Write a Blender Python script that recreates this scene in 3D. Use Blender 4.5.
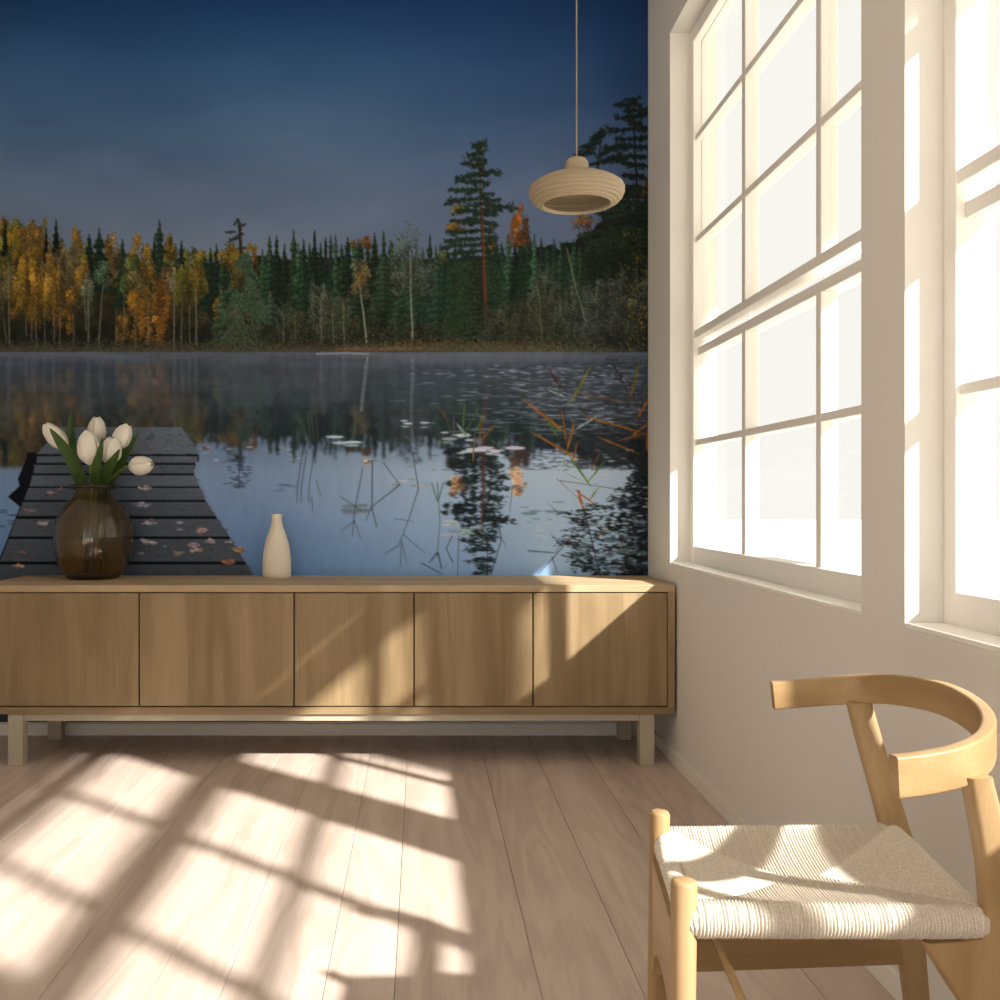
import bpy, bmesh, math, random
import numpy as np
from mathutils import Vector, Matrix

# ------------------------------------------------------------------ scene, camera, sky, sun, exposure
for o in list(bpy.data.objects):
    bpy.data.objects.remove(o, do_unlink=True)
scene = bpy.context.scene
COL = scene.collection
random.seed(4)

cam_data = bpy.data.cameras.new('camera')
cam = bpy.data.objects.new('camera', cam_data)
COL.objects.link(cam)
cam.location = (0, 0, 1.114)
cam.rotation_euler = (math.pi / 2, 0, 0)
cam_data.sensor_width = 36
cam_data.lens = 35.75
cam_data.shift_x = 0.079
cam_data.shift_y = -0.002
cam_data.clip_start = 0.02
scene.camera = cam

world = bpy.data.worlds.new('sky')
scene.world = world
world.use_nodes = True
wn = world.node_tree.nodes
wn['Background'].inputs['Color'].default_value = (1.0, 0.98, 0.94, 1)
wn['Background'].inputs['Strength'].default_value = 0.91

SUN_DIR = Vector((-1.0, 0.889, -0.87)).normalized()
sun_data = bpy.data.lights.new('sun', 'SUN')
sun_data.energy = 11.5
sun_data.angle = math.radians(1.7)
sun_data.color = (1.0, 0.955, 0.89)
sun = bpy.data.objects.new('sun', sun_data)
COL.objects.link(sun)
sun.location = (6, -5, 6)
sun.rotation_euler = SUN_DIR.to_track_quat('-Z', 'Y').to_euler()

scene.view_settings.view_transform = 'Standard'
scene.view_settings.look = 'None'
scene.view_settings.gamma = 1.0
scene.view_settings.use_curve_mapping = False
scene.view_settings.exposure = 0.25
try:
    scene.cycles.use_denoising = True
    scene.cycles.max_bounces = 12
    scene.cycles.diffuse_bounces = 8
    scene.cycles.transparent_max_bounces = 16
    scene.cycles.sample_clamp_indirect = 6.0
    scene.cycles.caustics_reflective = False
    scene.cycles.caustics_refractive = False
except Exception:
    pass

# ------------------------------------------------------------------ helpers
def srgb(r, g, b):
    def f(c):
        c /= 255.0
        return c / 12.92 if c <= 0.04045 else ((c + 0.055) / 1.055) ** 2.4
    return (f(r), f(g), f(b), 1.0)

def tag(o, label=None, cat=None, group=None, kind=None):
    if label: o['label'] = label
    if cat: o['category'] = cat
    if group: o['group'] = group
    if kind: o['kind'] = kind
    return o

def empty(name, loc):
    o = bpy.data.objects.new(name, None)
    o.empty_display_size = 0.1
    COL.objects.link(o)
    o.location = loc
    return o

def origin(parent):
    v = Vector((0, 0, 0))
    while parent is not None:
        v += parent.location
        parent = parent.parent
    return v

def link_mesh(name, me, mat, parent=None, smooth=False):
    o = bpy.data.objects.new(name, me)
    COL.objects.link(o)
    if mat: me.materials.append(mat)
    if smooth:
        me.polygons.foreach_set('use_smooth', [True] * len(me.polygons))
    if parent is not None:
        o.parent = parent
        me.transform(Matrix.Translation(-origin(parent)))
    return o

def from_bm(name, bm, mat, parent=None, smooth=False):
    bmesh.ops.recalc_face_normals(bm, faces=bm.faces[:])
    me = bpy.data.meshes.new(name)
    bm.to_mesh(me)
    bm.free()
    return link_mesh(name, me, mat, parent, smooth)

def add_box(bm, x0, x1, y0, y1, z0, z1):
    g = bmesh.ops.create_cube(bm, size=1.0)
    for v in g['verts']:
        v.co = Vector(((x0 + x1) / 2 + v.co.x * (x1 - x0), (y0 + y1) / 2 + v.co.y * (y1 - y0), (z0 + z1) / 2 + v.co.z * (z1 - z0)))
    return g['verts']

def box(name, x0, x1, y0, y1, z0, z1, mat, parent=None, bevel=0.0, segs=2):
    bm = bmesh.new()
    add_box(bm, x0, x1, y0, y1, z0, z1)
    if bevel:
        bmesh.ops.bevel(bm, geom=bm.edges[:], offset=bevel, segments=segs, affect='EDGES', profile=0.5)
    return from_bm(name, bm, mat, parent)

def auto_smooth(o, ang=40):
    me = o.data
    me.polygons.foreach_set('use_smooth', [True] * len(me.polygons))
    try:
        me.set_sharp_from_angle(angle=math.radians(ang))
    except Exception:
        pass
    return o

def lathe(name, prof, center, mat, parent=None, segs=56, close=False):
    """prof: (r, z) pairs; close joins the last ring to the first (a shell)."""
    cx, cy, cz = center
    vs, fs = [], []
    n = len(prof)
    for r, z in prof:
        for k in range(segs):
            a = 2 * math.pi * k / segs
            vs.append((cx + r * math.cos(a), cy + r * math.sin(a), cz + z))
    for i in range(n if close else n - 1):
        j = (i + 1) % n
        for k in range(segs):
            k2 = (k + 1) % segs
            fs.append((i * segs + k, i * segs + k2, j * segs + k2, j * segs + k))
    if not close:
        if prof[0][0] > 1e-4: fs.append(tuple(range(segs))[::-1])
        if prof[-1][0] > 1e-4: fs.append(tuple((n - 1) * segs + k for k in range(segs)))
    bm = bmesh.new()
    me = bpy.data.meshes.new(name)
    me.from_pydata(vs, [], fs)
    bm.from_mesh(me)
    bmesh.ops.remove_doubles(bm, verts=bm.verts[:], dist=1e-5)
    bpy.data.meshes.remove(me)
    return auto_smooth(from_bm(name, bm, mat, parent), 50)

def frames(pts, up=Vector((0, 0, 1))):
    out = []
    for i, p in enumerate(pts):
        a = pts[max(0, i - 1)]
        b = pts[min(len(pts) - 1, i + 1)]
        t = (b - a).normalized()
        s = t.cross(up)
        if s.length < 1e-4: s = t.cross(Vector((0, 1, 0)))
        s.normalize()
        out.append((t, s, s.cross(t).normalized()))
    return out

def sweep(name, pts, sections, mat, parent=None, up=Vector((0, 0, 1)), ang=40):
    """sections[i]: list of (side, up) offsets around point i."""
    pts = [Vector(p) for p in pts]
    fr = frames(pts, up)
    n = len(sections[0])
    vs, fs = [], []
    for p, (t, s, u), sec in zip(pts, fr, sections):
        for a, b in sec:
            vs.append(tuple(p + s * a + u * b))
    for i in range(len(pts) - 1):
        for k in range(n):
            k2 = (k + 1) % n
            fs.append((i * n + k, i * n + k2, (i + 1) * n + k2, (i + 1) * n + k))
    fs.append(tuple(range(n))[::-1])
    fs.append(tuple((len(pts) - 1) * n + k for k in range(n)))
    bm = bmesh.new()
    me = bpy.data.meshes.new(name)
    me.from_pydata(vs, [], fs)
    bm.from_mesh(me)
    bpy.data.meshes.remove(me)
    return auto_smooth(from_bm(name, bm, mat, parent), ang)

def tube(name, pts, radii, mat, parent=None, n=12):
    secs = [[(r * math.cos(2 * math.pi * k / n), r * math.sin(2 * math.pi * k / n)) for k in range(n)] for r in radii]
    return sweep(name, pts, secs, mat, parent)

def rrect(w, h, r, seg=3):
    out = []
    for cx, cy, a0 in ((w / 2 - r, h / 2 - r, 0), (-w / 2 + r, h / 2 - r, 90), (-w / 2 + r, -h / 2 + r, 180), (w / 2 - r, -h / 2 + r, 270)):
        for k in range(seg + 1):
            a = math.radians(a0 + 90 * k / seg)
            out.append((cx + r * math.cos(a), cy + r * math.sin(a)))
    return out

def catmull(P, m=6):
    P = [Vector(p) for p in P]
    out = []
    for i in range(len(P) - 1):
        p0, p1, p2, p3 = P[max(i - 1, 0)], P[i], P[i + 1], P[min(i + 2, len(P) - 1)]
        for k in range(m):
            t = k / m
            out.append(0.5 * ((2 * p1) + (p2 - p0) * t + (2 * p0 - 5 * p1 + 4 * p2 - p3) * t * t + (3 * p1 - p0 - 3 * p2 + p3) * t ** 3))
    out.append(P[-1])
    return out

# ------------------------------------------------------------------ materials (all node based)
def new_mat(name):
    m = bpy.data.materials.new(name)
    m.use_nodes = True
    nt = m.node_tree
    return m, nt, nt.nodes, nt.links, nt.nodes['Principled BSDF']

def plain(name, col, rough=0.6, bump=0.0, bscale=60.0, var=0.0, spec=0.3):
    m, nt, N, L, b = new_mat(name)
    b.inputs['Base Color'].default_value = col
    b.inputs['Roughness'].default_value = rough
    b.inputs['Specular IOR Level'].default_value = spec
    tc = N.new('ShaderNodeTexCoord')
    nz = N.new('ShaderNodeTexNoise')
    nz.inputs['Scale'].default_value = bscale
    nz.inputs['Detail'].default_value = 4
    L.new(tc.outputs['Object'], nz.inputs['Vector'])
    if var:
        mx = N.new('ShaderNodeMix'); mx.data_type = 'RGBA'
        mx.inputs[6].default_value = tuple(c * (1 - var) for c in col[:3]) + (1,)
        mx.inputs[7].default_value = tuple(min(1, c * (1 + var)) for c in col[:3]) + (1,)
        L.new(nz.outputs['Fac'], mx.inputs[0])
        L.new(mx.outputs[2], b.inputs['Base Color'])
    if bump:
        bp = N.new('ShaderNodeBump')
        bp.inputs['Strength'].default_value = bump
        bp.inputs['Distance'].default_value = 0.004
        L.new(nz.outputs['Fac'], bp.inputs['Height'])
        L.new(bp.outputs['Normal'], b.inputs['Normal'])
    return m

def wood(name, dark, mid, light, axis='Z', grain=26.0, rough=0.5, streak=0.5, spec=0.3, bump=0.08):
    """long figure along one object axis: stretched noise rings plus fine pores"""
    m, nt, N, L, b = new_mat(name)
    tc = N.new('ShaderNodeTexCoord')
    oi = N.new('ShaderNodeObjectInfo')
    off = N.new('ShaderNodeVectorMath'); off.operation = 'SCALE'
    off.inputs[0].default_value = (7.3, 11.1, 5.7)
    L.new(oi.outputs['Random'], off.inputs['Scale'])
    add = N.new('ShaderNodeVectorMath'); add.operation = 'ADD'
    L.new(tc.outputs['Object'], add.inputs[0]); L.new(off.outputs[0], add.inputs[1])
    def mapped(k_long, k_cross):
        mp = N.new('ShaderNodeMapping')
        s = [k_cross] * 3
        s['XYZ'.index(axis)] = k_long
        mp.inputs['Scale'].default_value = s
        L.new(add.outputs[0], mp.inputs['Vector'])
        return mp
    n1 = N.new('ShaderNodeTexNoise'); n1.inputs['Scale'].default_value = 1.0; n1.inputs['Detail'].default_value = 3; n1.inputs['Distortion'].default_value = 0.6
    L.new(mapped(0.9, 7.0).outputs[0], n1.inputs['Vector'])
    mul = N.new('ShaderNodeMath'); mul.operation = 'MULTIPLY'; mul.inputs[1].default_value = grain
    L.new(n1.outputs['Fac'], mul.inputs[0])
    sn = N.new('ShaderNodeMath'); sn.operation = 'SINE'
    L.new(mul.outputs[0], sn.inputs[0])
    n2 = N.new('ShaderNodeTexNoise'); n2.inputs['Scale'].default_value = 1.0; n2.inputs['Detail'].default_value = 5; n2.inputs['Roughness'].default_value = 0.6
    L.new(mapped(3.0, 150.0).outputs[0], n2.inputs['Vector'])
    n3 = N.new('ShaderNodeTexNoise'); n3.inputs['Scale'].default_value = 1.0; n3.inputs['Detail'].default_value = 2
    L.new(mapped(0.5, 9.0).outputs[0], n3.inputs['Vector'])
    ma = N.new('ShaderNodeMath'); ma.operation = 'MULTIPLY_ADD'; ma.inputs[1].default_value = 0.16 * streak; ma.inputs[2].default_value = 0.0
    L.new(sn.outputs[0], ma.inputs[0])
    mb = N.new('ShaderNodeMath'); mb.operation = 'MULTIPLY_ADD'; mb.inputs[1].default_value = 0.55 * streak
    L.new(n2.outputs['Fac'], mb.inputs[0]); L.new(ma.outputs[0], mb.inputs[2])
    mc = N.new('ShaderNodeMath'); mc.operation = 'MULTIPLY_ADD'; mc.inputs[1].default_value = 0.7
    L.new(n3.outputs['Fac'], mc.inputs[0]); L.new(mb.outputs[0], mc.inputs[2])
    md = N.new('ShaderNodeMath'); md.operation = 'MULTIPLY_ADD'; md.inputs[1].default_value = 0.10
    L.new(oi.outputs['Random'], md.inputs[0]); L.new(mc.outputs[0], md.inputs[2])
    rp = N.new('ShaderNodeValToRGB')
    c0 = 0.35 + 0.275 * streak
    e = rp.color_ramp.elements
    e[0].position = c0 - 0.32; e[0].color = dark
    e[1].position = c0 + 0.36; e[1].color = light
    k = e.new(c0 + 0.04); k.color = mid
    L.new(md.outputs[0], rp.inputs['Fac'])
    L.new(rp.outputs['Color'], b.inputs['Base Color'])
    b.inputs['Roughness'].default_value = rough
    b.inputs['Specular IOR Level'].default_value = spec
    bp = N.new('ShaderNodeBump'); bp.inputs['Strength'].default_value = bump; bp.inputs['Distance'].default_value = 0.002
    L.new(n2.outputs['Fac'], bp.inputs['Height'])
    L.new(bp.outputs['Normal'], b.inputs['Normal'])
    return m

M = {}
M['wall'] = plain('plaster_cream', (0.77, 0.755, 0.72, 1), 0.9, 0.05, 90, 0.015, 0.1)
M['ceiling'] = plain('ceiling_paint', (0.80, 0.76, 0.70, 1), 0.9, 0.0, 60, 0.0, 0.1)
M['trim'] = plain('trim_paint', (0.84, 0.82, 0.77, 1), 0.45, 0.0, 60, 0.01, 0.3)
M['frame'] = plain('window_paint', (0.88, 0.865, 0.825, 1), 0.45, 0.0, 60, 0.01, 0.3)
M['paving'] = plain('outdoor_paving', (0.72, 0.68, 0.61, 1), 0.9, 0.1, 8, 0.06, 0.1)
M['blocker_white'] = plain('sun_blocker_white', (0.82, 0.80, 0.75, 1), 0.9, 0.1, 40, 0.03, 0.1)
FD, FM, FL = (0.44, 0.345, 0.295, 1), (0.60, 0.49, 0.43, 1), (0.70, 0.59, 0.53, 1)
M['floor'] = wood('floor_oak', FD, FM, FL, 'Y', 34, 0.42, 0.6, 0.35, 0.05)
M['floor_base'] = plain('floor_subfloor', (0.10, 0.07, 0.05, 1), 0.9)
WD, WM, WL_ = (0.18, 0.122, 0.060, 1), (0.275, 0.195, 0.106, 1), (0.37, 0.275, 0.165, 1)
M['oak_v'] = wood('sideboard_oak_upright', WD, WM, WL_, 'Z', 22, 0.5, 0.6)
M['oak_top_lit'] = wood('sideboard_oak_top_lit', (0.36, 0.26, 0.15, 1), (0.48, 0.36, 0.225, 1), (0.57, 0.44, 0.29, 1), 'X', 22, 0.6, 0.5)  # same oak made lighter, window light on the top put into the colour
M['oak_h'] = wood('sideboard_oak_lengthwise', WD, WM, WL_, 'X', 22, 0.5, 0.5)
M['dark_inside'] = plain('sideboard_inside', (0.09, 0.055, 0.03, 1), 0.8)
M['leg_paint'] = plain('sideboard_leg_lacquer', (0.44, 0.40, 0.31, 1), 0.5, 0.0, 50, 0.02)
CD, CM, CL = (0.235, 0.14, 0.062, 1), (0.35, 0.23, 0.112, 1), (0.45, 0.32, 0.18, 1)
M['chair_x'] = wood('chair_oak_x', CD, CM, CL, 'X', 20, 0.42, 0.5)
M['chair_y'] = wood('chair_oak_y', CD, CM, CL, 'Y', 20, 0.42, 0.5)
M['chair_z'] = wood('chair_oak_z', CD, CM, CL, 'Z', 20, 0.42, 0.5)
M['lamp'] = plain('lamp_clay', (0.42, 0.345, 0.245, 1), 0.8, 0.08, 120, 0.03, 0.15)
M['cord'] = plain('lamp_cord', (0.34, 0.27, 0.15, 1), 0.7)
M['bulb'] = plain('lamp_bulb_glass', (0.85, 0.82, 0.74, 1), 0.35)
M['stoneware'] = plain('stoneware', (0.86, 0.79, 0.67, 1), 0.75, 0.6, 190, 0.05, 0.2)
M['petal'] = plain('tulip_petal', (0.88, 0.85, 0.75, 1), 0.5, 0.1, 40, 0.04)
M['leaf'] = plain('tulip_leaf', (0.05, 0.10, 0.025, 1), 0.45, 0.15, 30, 0.35)
M['stem'] = plain('tulip_stem', (0.20, 0.22, 0.05, 1), 0.5, 0.0, 30, 0.2)

def glass_pane_mat():
    m, nt, N, L, b = new_mat('window_glass')
    tr = N.new('ShaderNodeBsdfTransparent'); tr.inputs['Color'].default_value = (0.97, 0.97, 0.955, 1)
    gl = N.new('ShaderNodeBsdfGlossy'); gl.inputs['Roughness'].default_value = 0.02
    mx = N.new('ShaderNodeMixShader')
    mx.inputs[0].default_value = 0.04; L.new(tr.outputs[0], mx.inputs[1]); L.new(gl.outputs[0], mx.inputs[2])
    L.new(mx.outputs[0], N['Material Output'].inputs['Surface'])
    return m
M['glass'] = glass_pane_mat()

def brown_glass_mat():
    m, nt, N, L, b = new_mat('brown_glass')
    b.inputs['Base Color'].default_value = (0.72, 0.54, 0.30, 1)
    b.inputs['Roughness'].default_value = 0.0
    b.inputs['Transmission Weight'].default_value = 0.97
    b.inputs['IOR'].default_value = 1.52
    return m
M['brown_glass'] = brown_glass_mat()

def water_mat():
    m, nt, N, L, b = new_mat('vase_water')
    b.inputs['Base Color'].default_value = (0.62, 0.45, 0.26, 1)
    b.inputs['Roughness'].default_value = 0.0
    b.inputs['Transmission Weight'].default_value = 1.0
    b.inputs['IOR'].default_value = 1.33
    return m
M['water'] = water_mat()

def cord_mat():
    """woven paper cord: grooves are real geometry; the material adds fibre fleck"""
    m, nt, N, L, b = new_mat('paper_cord')
    tc = N.new('ShaderNodeTexCoord')
    nz = N.new('ShaderNodeTexNoise'); nz.inputs['Scale'].default_value = 420; nz.inputs['Detail'].default_value = 3
    L.new(tc.outputs['Object'], nz.inputs['Vector'])
    rp = N.new('ShaderNodeValToRGB')
    rp.color_ramp.elements[0].position = 0.3; rp.color_ramp.elements[0].color = (0.50, 0.43, 0.35, 1)
    rp.color_ramp.elements[1].position = 0.7; rp.color_ramp.elements[1].color = (0.74, 0.69, 0.62, 1)
    L.new(nz.outputs['Fac'], rp.inputs['Fac']); L.new(rp.outputs[0], b.inputs['Base Color'])
    b.inputs['Roughness'].default_value = 0.85
    b.inputs['Specular IOR Level'].default_value = 0.15
    return m
M['paper_cord'] = cord_mat()

def print_mat():
    m, nt, N, L, b = new_mat('mural_print')
    at = N.new('ShaderNodeAttribute'); at.attribute_type = 'GEOMETRY'; at.attribute_name = 'print'
    L.new(at.outputs['Color'], b.inputs['Base Color'])
    b.inputs['Roughness'].default_value = 0.75
    b.inputs['Specular IOR Level'].default_value = 0.12
    return m
M['print'] = print_mat()

# ------------------------------------------------------------------ the room
XW, YB, XL, YN, ZC = 1.067, 4.67, -2.35, -2.4, 3.6      # right wall, back wall, left wall, near wall, ceiling
TH = 0.20
W1 = (2.407, 4.254); W2 = (0.343, 2.19); WZ = (0.827, 3.106)

floor = box('floor', XL - 0.1, XW + 0.1, YN - 0.1, YB + 0.1, -0.12, -0.022, M['floor_base'])
tag(floor, 'pale oak plank floor running towards the mural wall', None, None, 'structure')
edges = [XL, -2.10, -1.86, -1.60, -1.36, -1.10, -0.85, -0.61, -0.45, -0.22, -0.06, 0.27, 0.50, 0.72, 0.90, XW]
for i in range(len(edges) - 1):
    box('plank', edges[i] + 0.0006, edges[i + 1] - 0.0006, YN, YB, -0.022, 0.0, M['floor'], floor, 0.0010, 1)

tag(box('wall_back', XL - 0.2, XW + TH, YB, YB + 0.2, -0.12, ZC, M['wall']), 'cream back wall behind the lake mural', None, None, 'structure')
tag(box('wall_left', XL - 0.2, XL, YN, YB, -0.12, ZC, M['wall']), 'plain cream left wall of the room', None, None, 'structure')
tag(box('ceiling', XL - 0.2, XW + TH, YN - 0.2, YB + 0.2, ZC, ZC + 0.2, M['ceiling']), 'off white ceiling', None, None, 'structure')

bm = bmesh.new()                                         # right wall, two openings
for a in ((YN, YB, -0.12, WZ[0]), (YN, YB, WZ[1], ZC), (YN, W2[0], WZ[0], WZ[1]), (W2[1], W1[0], WZ[0], WZ[1]), (W1[1], YB, WZ[0], WZ[1])):
    add_box(bm, XW, XW + TH, a[0], a[1], a[2], a[3])
tag(from_bm('wall_right', bm, M['wall']), 'cream plaster wall pierced by two tall windows', None, None, 'structure')
bm = bmesh.new()                                         # wall behind the camera with a wide opening added for sky light
for a in ((XL - 0.2, -2.2, -0.12, ZC), (0.9, XW + TH, -0.12, ZC), (-2.2, 0.9, 2.9, ZC)):
    add_box(bm, a[0], a[1], YN - 0.2, YN, a[2], a[3])
tag(from_bm('wall_near', bm, M['wall']), 'cream wall with a wide opening added for sky light, behind the viewer', None, None, 'structure')

tag(box('baseboard_back', XL, XW, YB - 0.014, YB, 0.0, 0.055, M['trim'], None, 0.002), 'low cream baseboard under the mural', None, None, 'structure')
tag(box('baseboard_right', XW - 0.014, XW, YN, YB - 0.014, 0.0, 0.055, M['trim'], None, 0.002), 'low cream baseboard under the windows', None, None, 'structure')

def window(name, y0, y1, label):
    z0, z1 = WZ
    w = empty(name, (XW + 0.09, (y0 + y1) / 2, z0))
    tag(w, label, None, None, 'structure')
    xi, xo = XW + 0.085, XW + 0.155
    sw = 0.05
    F = M['frame']
    box('window_sill', XW + 0.001, xi, y0, y1, z0, z0 + 0.012, F, w, 0.002)
    box('frame_stile', xi, xo, y0, y0 + sw, z0, z1, F, w, 0.003)
    box('frame_stile', xi, xo, y1 - sw, y1, z0, z1, F, w, 0.003)
    box('frame_rail', xi, xo, y0 + sw, y1 - sw, z0, 0.911, F, w, 0.003)
    box('frame_rail', xi, xo, y0 + sw, y1 - sw, z1 - 0.06, z1, F, w, 0.003)
    ya, yb, za, zb = y0 + sw, y1 - sw, 0.911, z1 - 0.06
    d = y1 - 4.254
    vy = [3.58 + d, 2.905 + d]
    hz = [2.640, 2.206, 1.348]
    xm0, xm1 = XW + 0.095, XW + 0.145
    box('transom_bar', xi + 0.004, xo, ya, yb, 1.790, 1.822, F, w, 0.003)
    box('transom_bar', xi + 0.02, xo + 0.015, ya, yb, 1.716, 1.752, F, w, 0.003)
    for y in vy:
        box('muntin', xm0, xm1, y - 0.019, y + 0.019, za, 1.716, F, w, 0.003)
        box('muntin', xm0, xm1, y - 0.019, y + 0.019, 1.822, zb, F, w, 0.003)
    cols = [(ya, vy[1] - 0.019), (vy[1] + 0.019, vy[0] - 0.019), (vy[0] + 0.019, yb)]
    for a, b in cols:
        for z in hz:
            box('muntin', xm0, xm1, a, b, z - 0.013, z + 0.013, F, w, 0.003)
    rows = [(za, hz[2] - 0.013), (hz[2] + 0.013, 1.716), (1.752, 1.790), (1.822, hz[1] - 0.013), (hz[1] + 0.013, hz[0] - 0.013), (hz[0] + 0.013, zb)]
    for a, b in cols:
        for c, e in rows:
            box('pane', XW + 0.118, XW + 0.122, a, b, c, e, M['glass'], w)
    return w
window('window_1', W1[0], W1[1], 'tall cream window with many panes, beside the mural corner')
window('window_2', W2[0], W2[1], 'tall cream paned window behind the chair, cut by the right edge')

# outside: paved terrace; unseen roof, boards and posts added to shape the sun patches
tag(box('ground', -40, 60, -40, 60, -0.4, -0.2, M['paving']), 'pale paved ground outside the windows', None, None, 'structure')
tag(box('sun_block_roof', XW + TH, 3.47, -3.2, 3.2, 4.20, 4.32, M['blocker_white']), 'unseen white roof slab added to keep high sun off the windows', None, None, 'structure')
bm = bmesh.new()  # boards added out of view, stepped to trim sun on mural and doors
for a in ((0.16, 1.20, 3.80), (1.20, 2.20, 3.28), (2.20, 3.20, 3.80)): add_box(bm, 3.42, 3.47, a[0], a[1], a[2], 4.20)
tag(from_bm('sun_block_boards', bm, M['blocker_white']), 'unseen stepped white boards added to trim the sun patches', None, None, 'structure')
for y in (1.39, -2.6):  # posts added out of view to shade the middle doors
    tag(box('sun_block_post', 3.16, 3.41, y - 0.12, y + 0.12, -0.2, 4.20, M['blocker_white'], None, 0.01), 'unseen white post added outside the windows as a sun blocker', None, None, 'structure')

# ---- mural print painted in numpy (sRGB 0..255), print units = mural pixels
SS = 2
MX0, MX1, MY0, MY1 = -104, 648, -44, 726      # print extent
def paint_mural():
    rg = np.random.default_rng(11)
    W, H = (MX1 - MX0) * SS, (MY1 - MY0) * SS
    cv = np.zeros((H, W, 3), np.float32)
    yy, xx = np.mgrid[0:H, 0:W].astype(np.float32)
    X = xx / SS + MX0; Y = yy / SS + MY0
    def A(*c): return np.array(c, np.float32)
    def ramp(v, ks, cs):
        cs = np.array(cs, np.float32)
        return np.stack([np.interp(v, ks, cs[:, i]) for i in range(3)], -1)
    def vnoise(sx, sy, seed, octs=3):
        r = np.random.default_rng(seed); out = np.zeros((H, W), np.float32); amp = 1.; tot = 0
        for o in range(octs):
            gx, gy = max(2, int(W / SS / sx) + 2), max(2, int(H / SS / sy) + 2)
            g = r.random((gy, gx)).astype(np.float32)
            u = np.linspace(0, gx - 1.001, W); v = np.linspace(0, gy - 1.001, H)
            iu = u.astype(int); iv = v.astype(int); fu = (u - iu); fv = (v - iv)
            fu = fu * fu * (3 - 2 * fu); fv = fv * fv * (3 - 2 * fv)
            a = g[iv][:, iu]; b = g[iv][:, iu + 1]; c = g[iv + 1][:, iu]; d = g[iv + 1][:, iu + 1]
            out += amp * ((a * (1 - fu) + b * fu) * (1 - fv)[:, None] + (c * (1 - fu) + d * fu) * fv[:, None])
            tot += amp; amp *= .5; sx /= 2; sy /= 2
        return out / tot - .5
    def boxblur(a, k, axis):
        if k < 2: return a
        c = np.cumsum(np.concatenate([np.repeat(a.take([0], axis), k // 2 + 1, axis), a, np.repeat(a.take([-1], axis), k - k // 2 - 1, axis)], axis), axis, dtype=np.float64)
        n = a.shape[axis]
        return ((c.take(range(k, k + n), axis) - c.take(range(0, n), axis)) / k).astype(np.float32)
    # ---------- stamping helpers
    def pts(x, y, col, w=2, h=2):
        ix = ((x - MX0) * SS).astype(int); iy = ((y - MY0) * SS).astype(int)
        col = np.broadcast_to(np.asarray(col, np.float32), (len(ix), 3))
        for dy in range(h):
            for dx in range(w):
                jx = ix + dx; jy = iy + dy
                m = (jx >= 0) & (jx < W) & (jy >= 0) & (jy < H)
                cv[jy[m], jx[m]] = col[m]
    def shade(n, base, var=.35, hue=6):
        k = 1 + var * (rg.random(n) * 2 - 1)
        return np.clip(np.asarray(base, np.float32)[None] * k[:, None] + rg.normal(0, hue, (n, 3)), 0, 255)
    def seg(x0, y0, x1, y1, w0, w1, col, a=1.):
        pad = max(w0, w1) + 1
        a0 = max(0, int((min(x0, x1) - pad - MX0) * SS)); a1 = min(W, int((max(x0, x1) + pad - MX0) * SS) + 1)
        b0 = max(0, int((min(y0, y1) - pad - MY0) * SS)); b1 = min(H, int((max(y0, y1) + pad - MY0) * SS) + 1)
        if a1 <= a0 or b1 <= b0: return
        px = X[b0:b1, a0:a1]; py = Y[b0:b1, a0:a1]
        dx, dy = x1 - x0, y1 - y0; L = dx * dx + dy * dy + 1e-9
        t = np.clip(((px - x0) * dx + (py - y0) * dy) / L, 0, 1)
        d = np.hypot(px - x0 - t * dx, py - y0 - t * dy)
        m = np.clip((w0 + (w1 - w0) * t - d) * SS + .5, 0, 1) * a
        m = m[..., None]
        cv[b0:b1, a0:a1] = cv[b0:b1, a0:a1] * (1 - m) + np.asarray(col, np.float32) * m
    def line(pl, w0, w1, col, a=1.):
        n = len(pl) - 1
        for i in range(n):
            seg(*pl[i], *pl[i + 1], w0 + (w1 - w0) * i / n, w0 + (w1 - w0) * (i + 1) / n, col, a)
    def ell(x, y, rx, ry, col, a=1., soft=1.):
        a0 = max(0, int((x - rx - 2 - MX0) * SS)); a1 = min(W, int((x + rx + 2 - MX0) * SS) + 1)
        b0 = max(0, int((y - ry - 2 - MY0) * SS)); b1 = min(H, int((y + ry + 2 - MY0) * SS) + 1)
        if a1 <= a0 or b1 <= b0: return
        d = np.hypot((X[b0:b1, a0:a1] - x) / rx, (Y[b0:b1, a0:a1] - y) / ry)
        m = (np.clip((1 - d) * min(rx, ry) * SS / soft + .5, 0, 1) * a)[..., None]
        cv[b0:b1, a0:a1] = cv[b0:b1, a0:a1] * (1 - m) + np.asarray(col, np.float32) * m
    def poly(P, col, a=1.):
        P = np.array(P, float)
        a0 = max(0, int((P[:, 0].min() - MX0) * SS) - 1); a1 = min(W, int((P[:, 0].max() - MX0) * SS) + 2)
        b0 = max(0, int((P[:, 1].min() - MY0) * SS) - 1); b1 = min(H, int((P[:, 1].max() - MY0) * SS) + 2)
        px = X[b0:b1, a0:a1]; py = Y[b0:b1, a0:a1]
        ins = np.zeros(px.shape, bool)
        for i in range(len(P)):
            (xa, ya), (xb, yb) = P[i - 1], P[i]
            c = (ya > py) != (yb > py)
            with np.errstate(divide='ignore', invalid='ignore'):
                ins ^= c & (px < (xb - xa) * (py - ya) / (yb - ya + 1e-12) + xa)
        m = (ins * a).astype(np.float32)[..., None]
        cv[b0:b1, a0:a1] = cv[b0:b1, a0:a1] * (1 - m) + np.asarray(col, np.float32) * m
    # ---------- sky
    sk = ramp(Y, [-44, 0, 60, 120, 190, 250, 300], [(13, 38, 68), (17, 43, 75), (36, 62, 91), (54, 74, 97), (74, 84, 100), (84, 90, 102), (90, 94, 104)])
    rt = np.clip((X - 330) / 320, 0, 1)[..., None]
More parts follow.
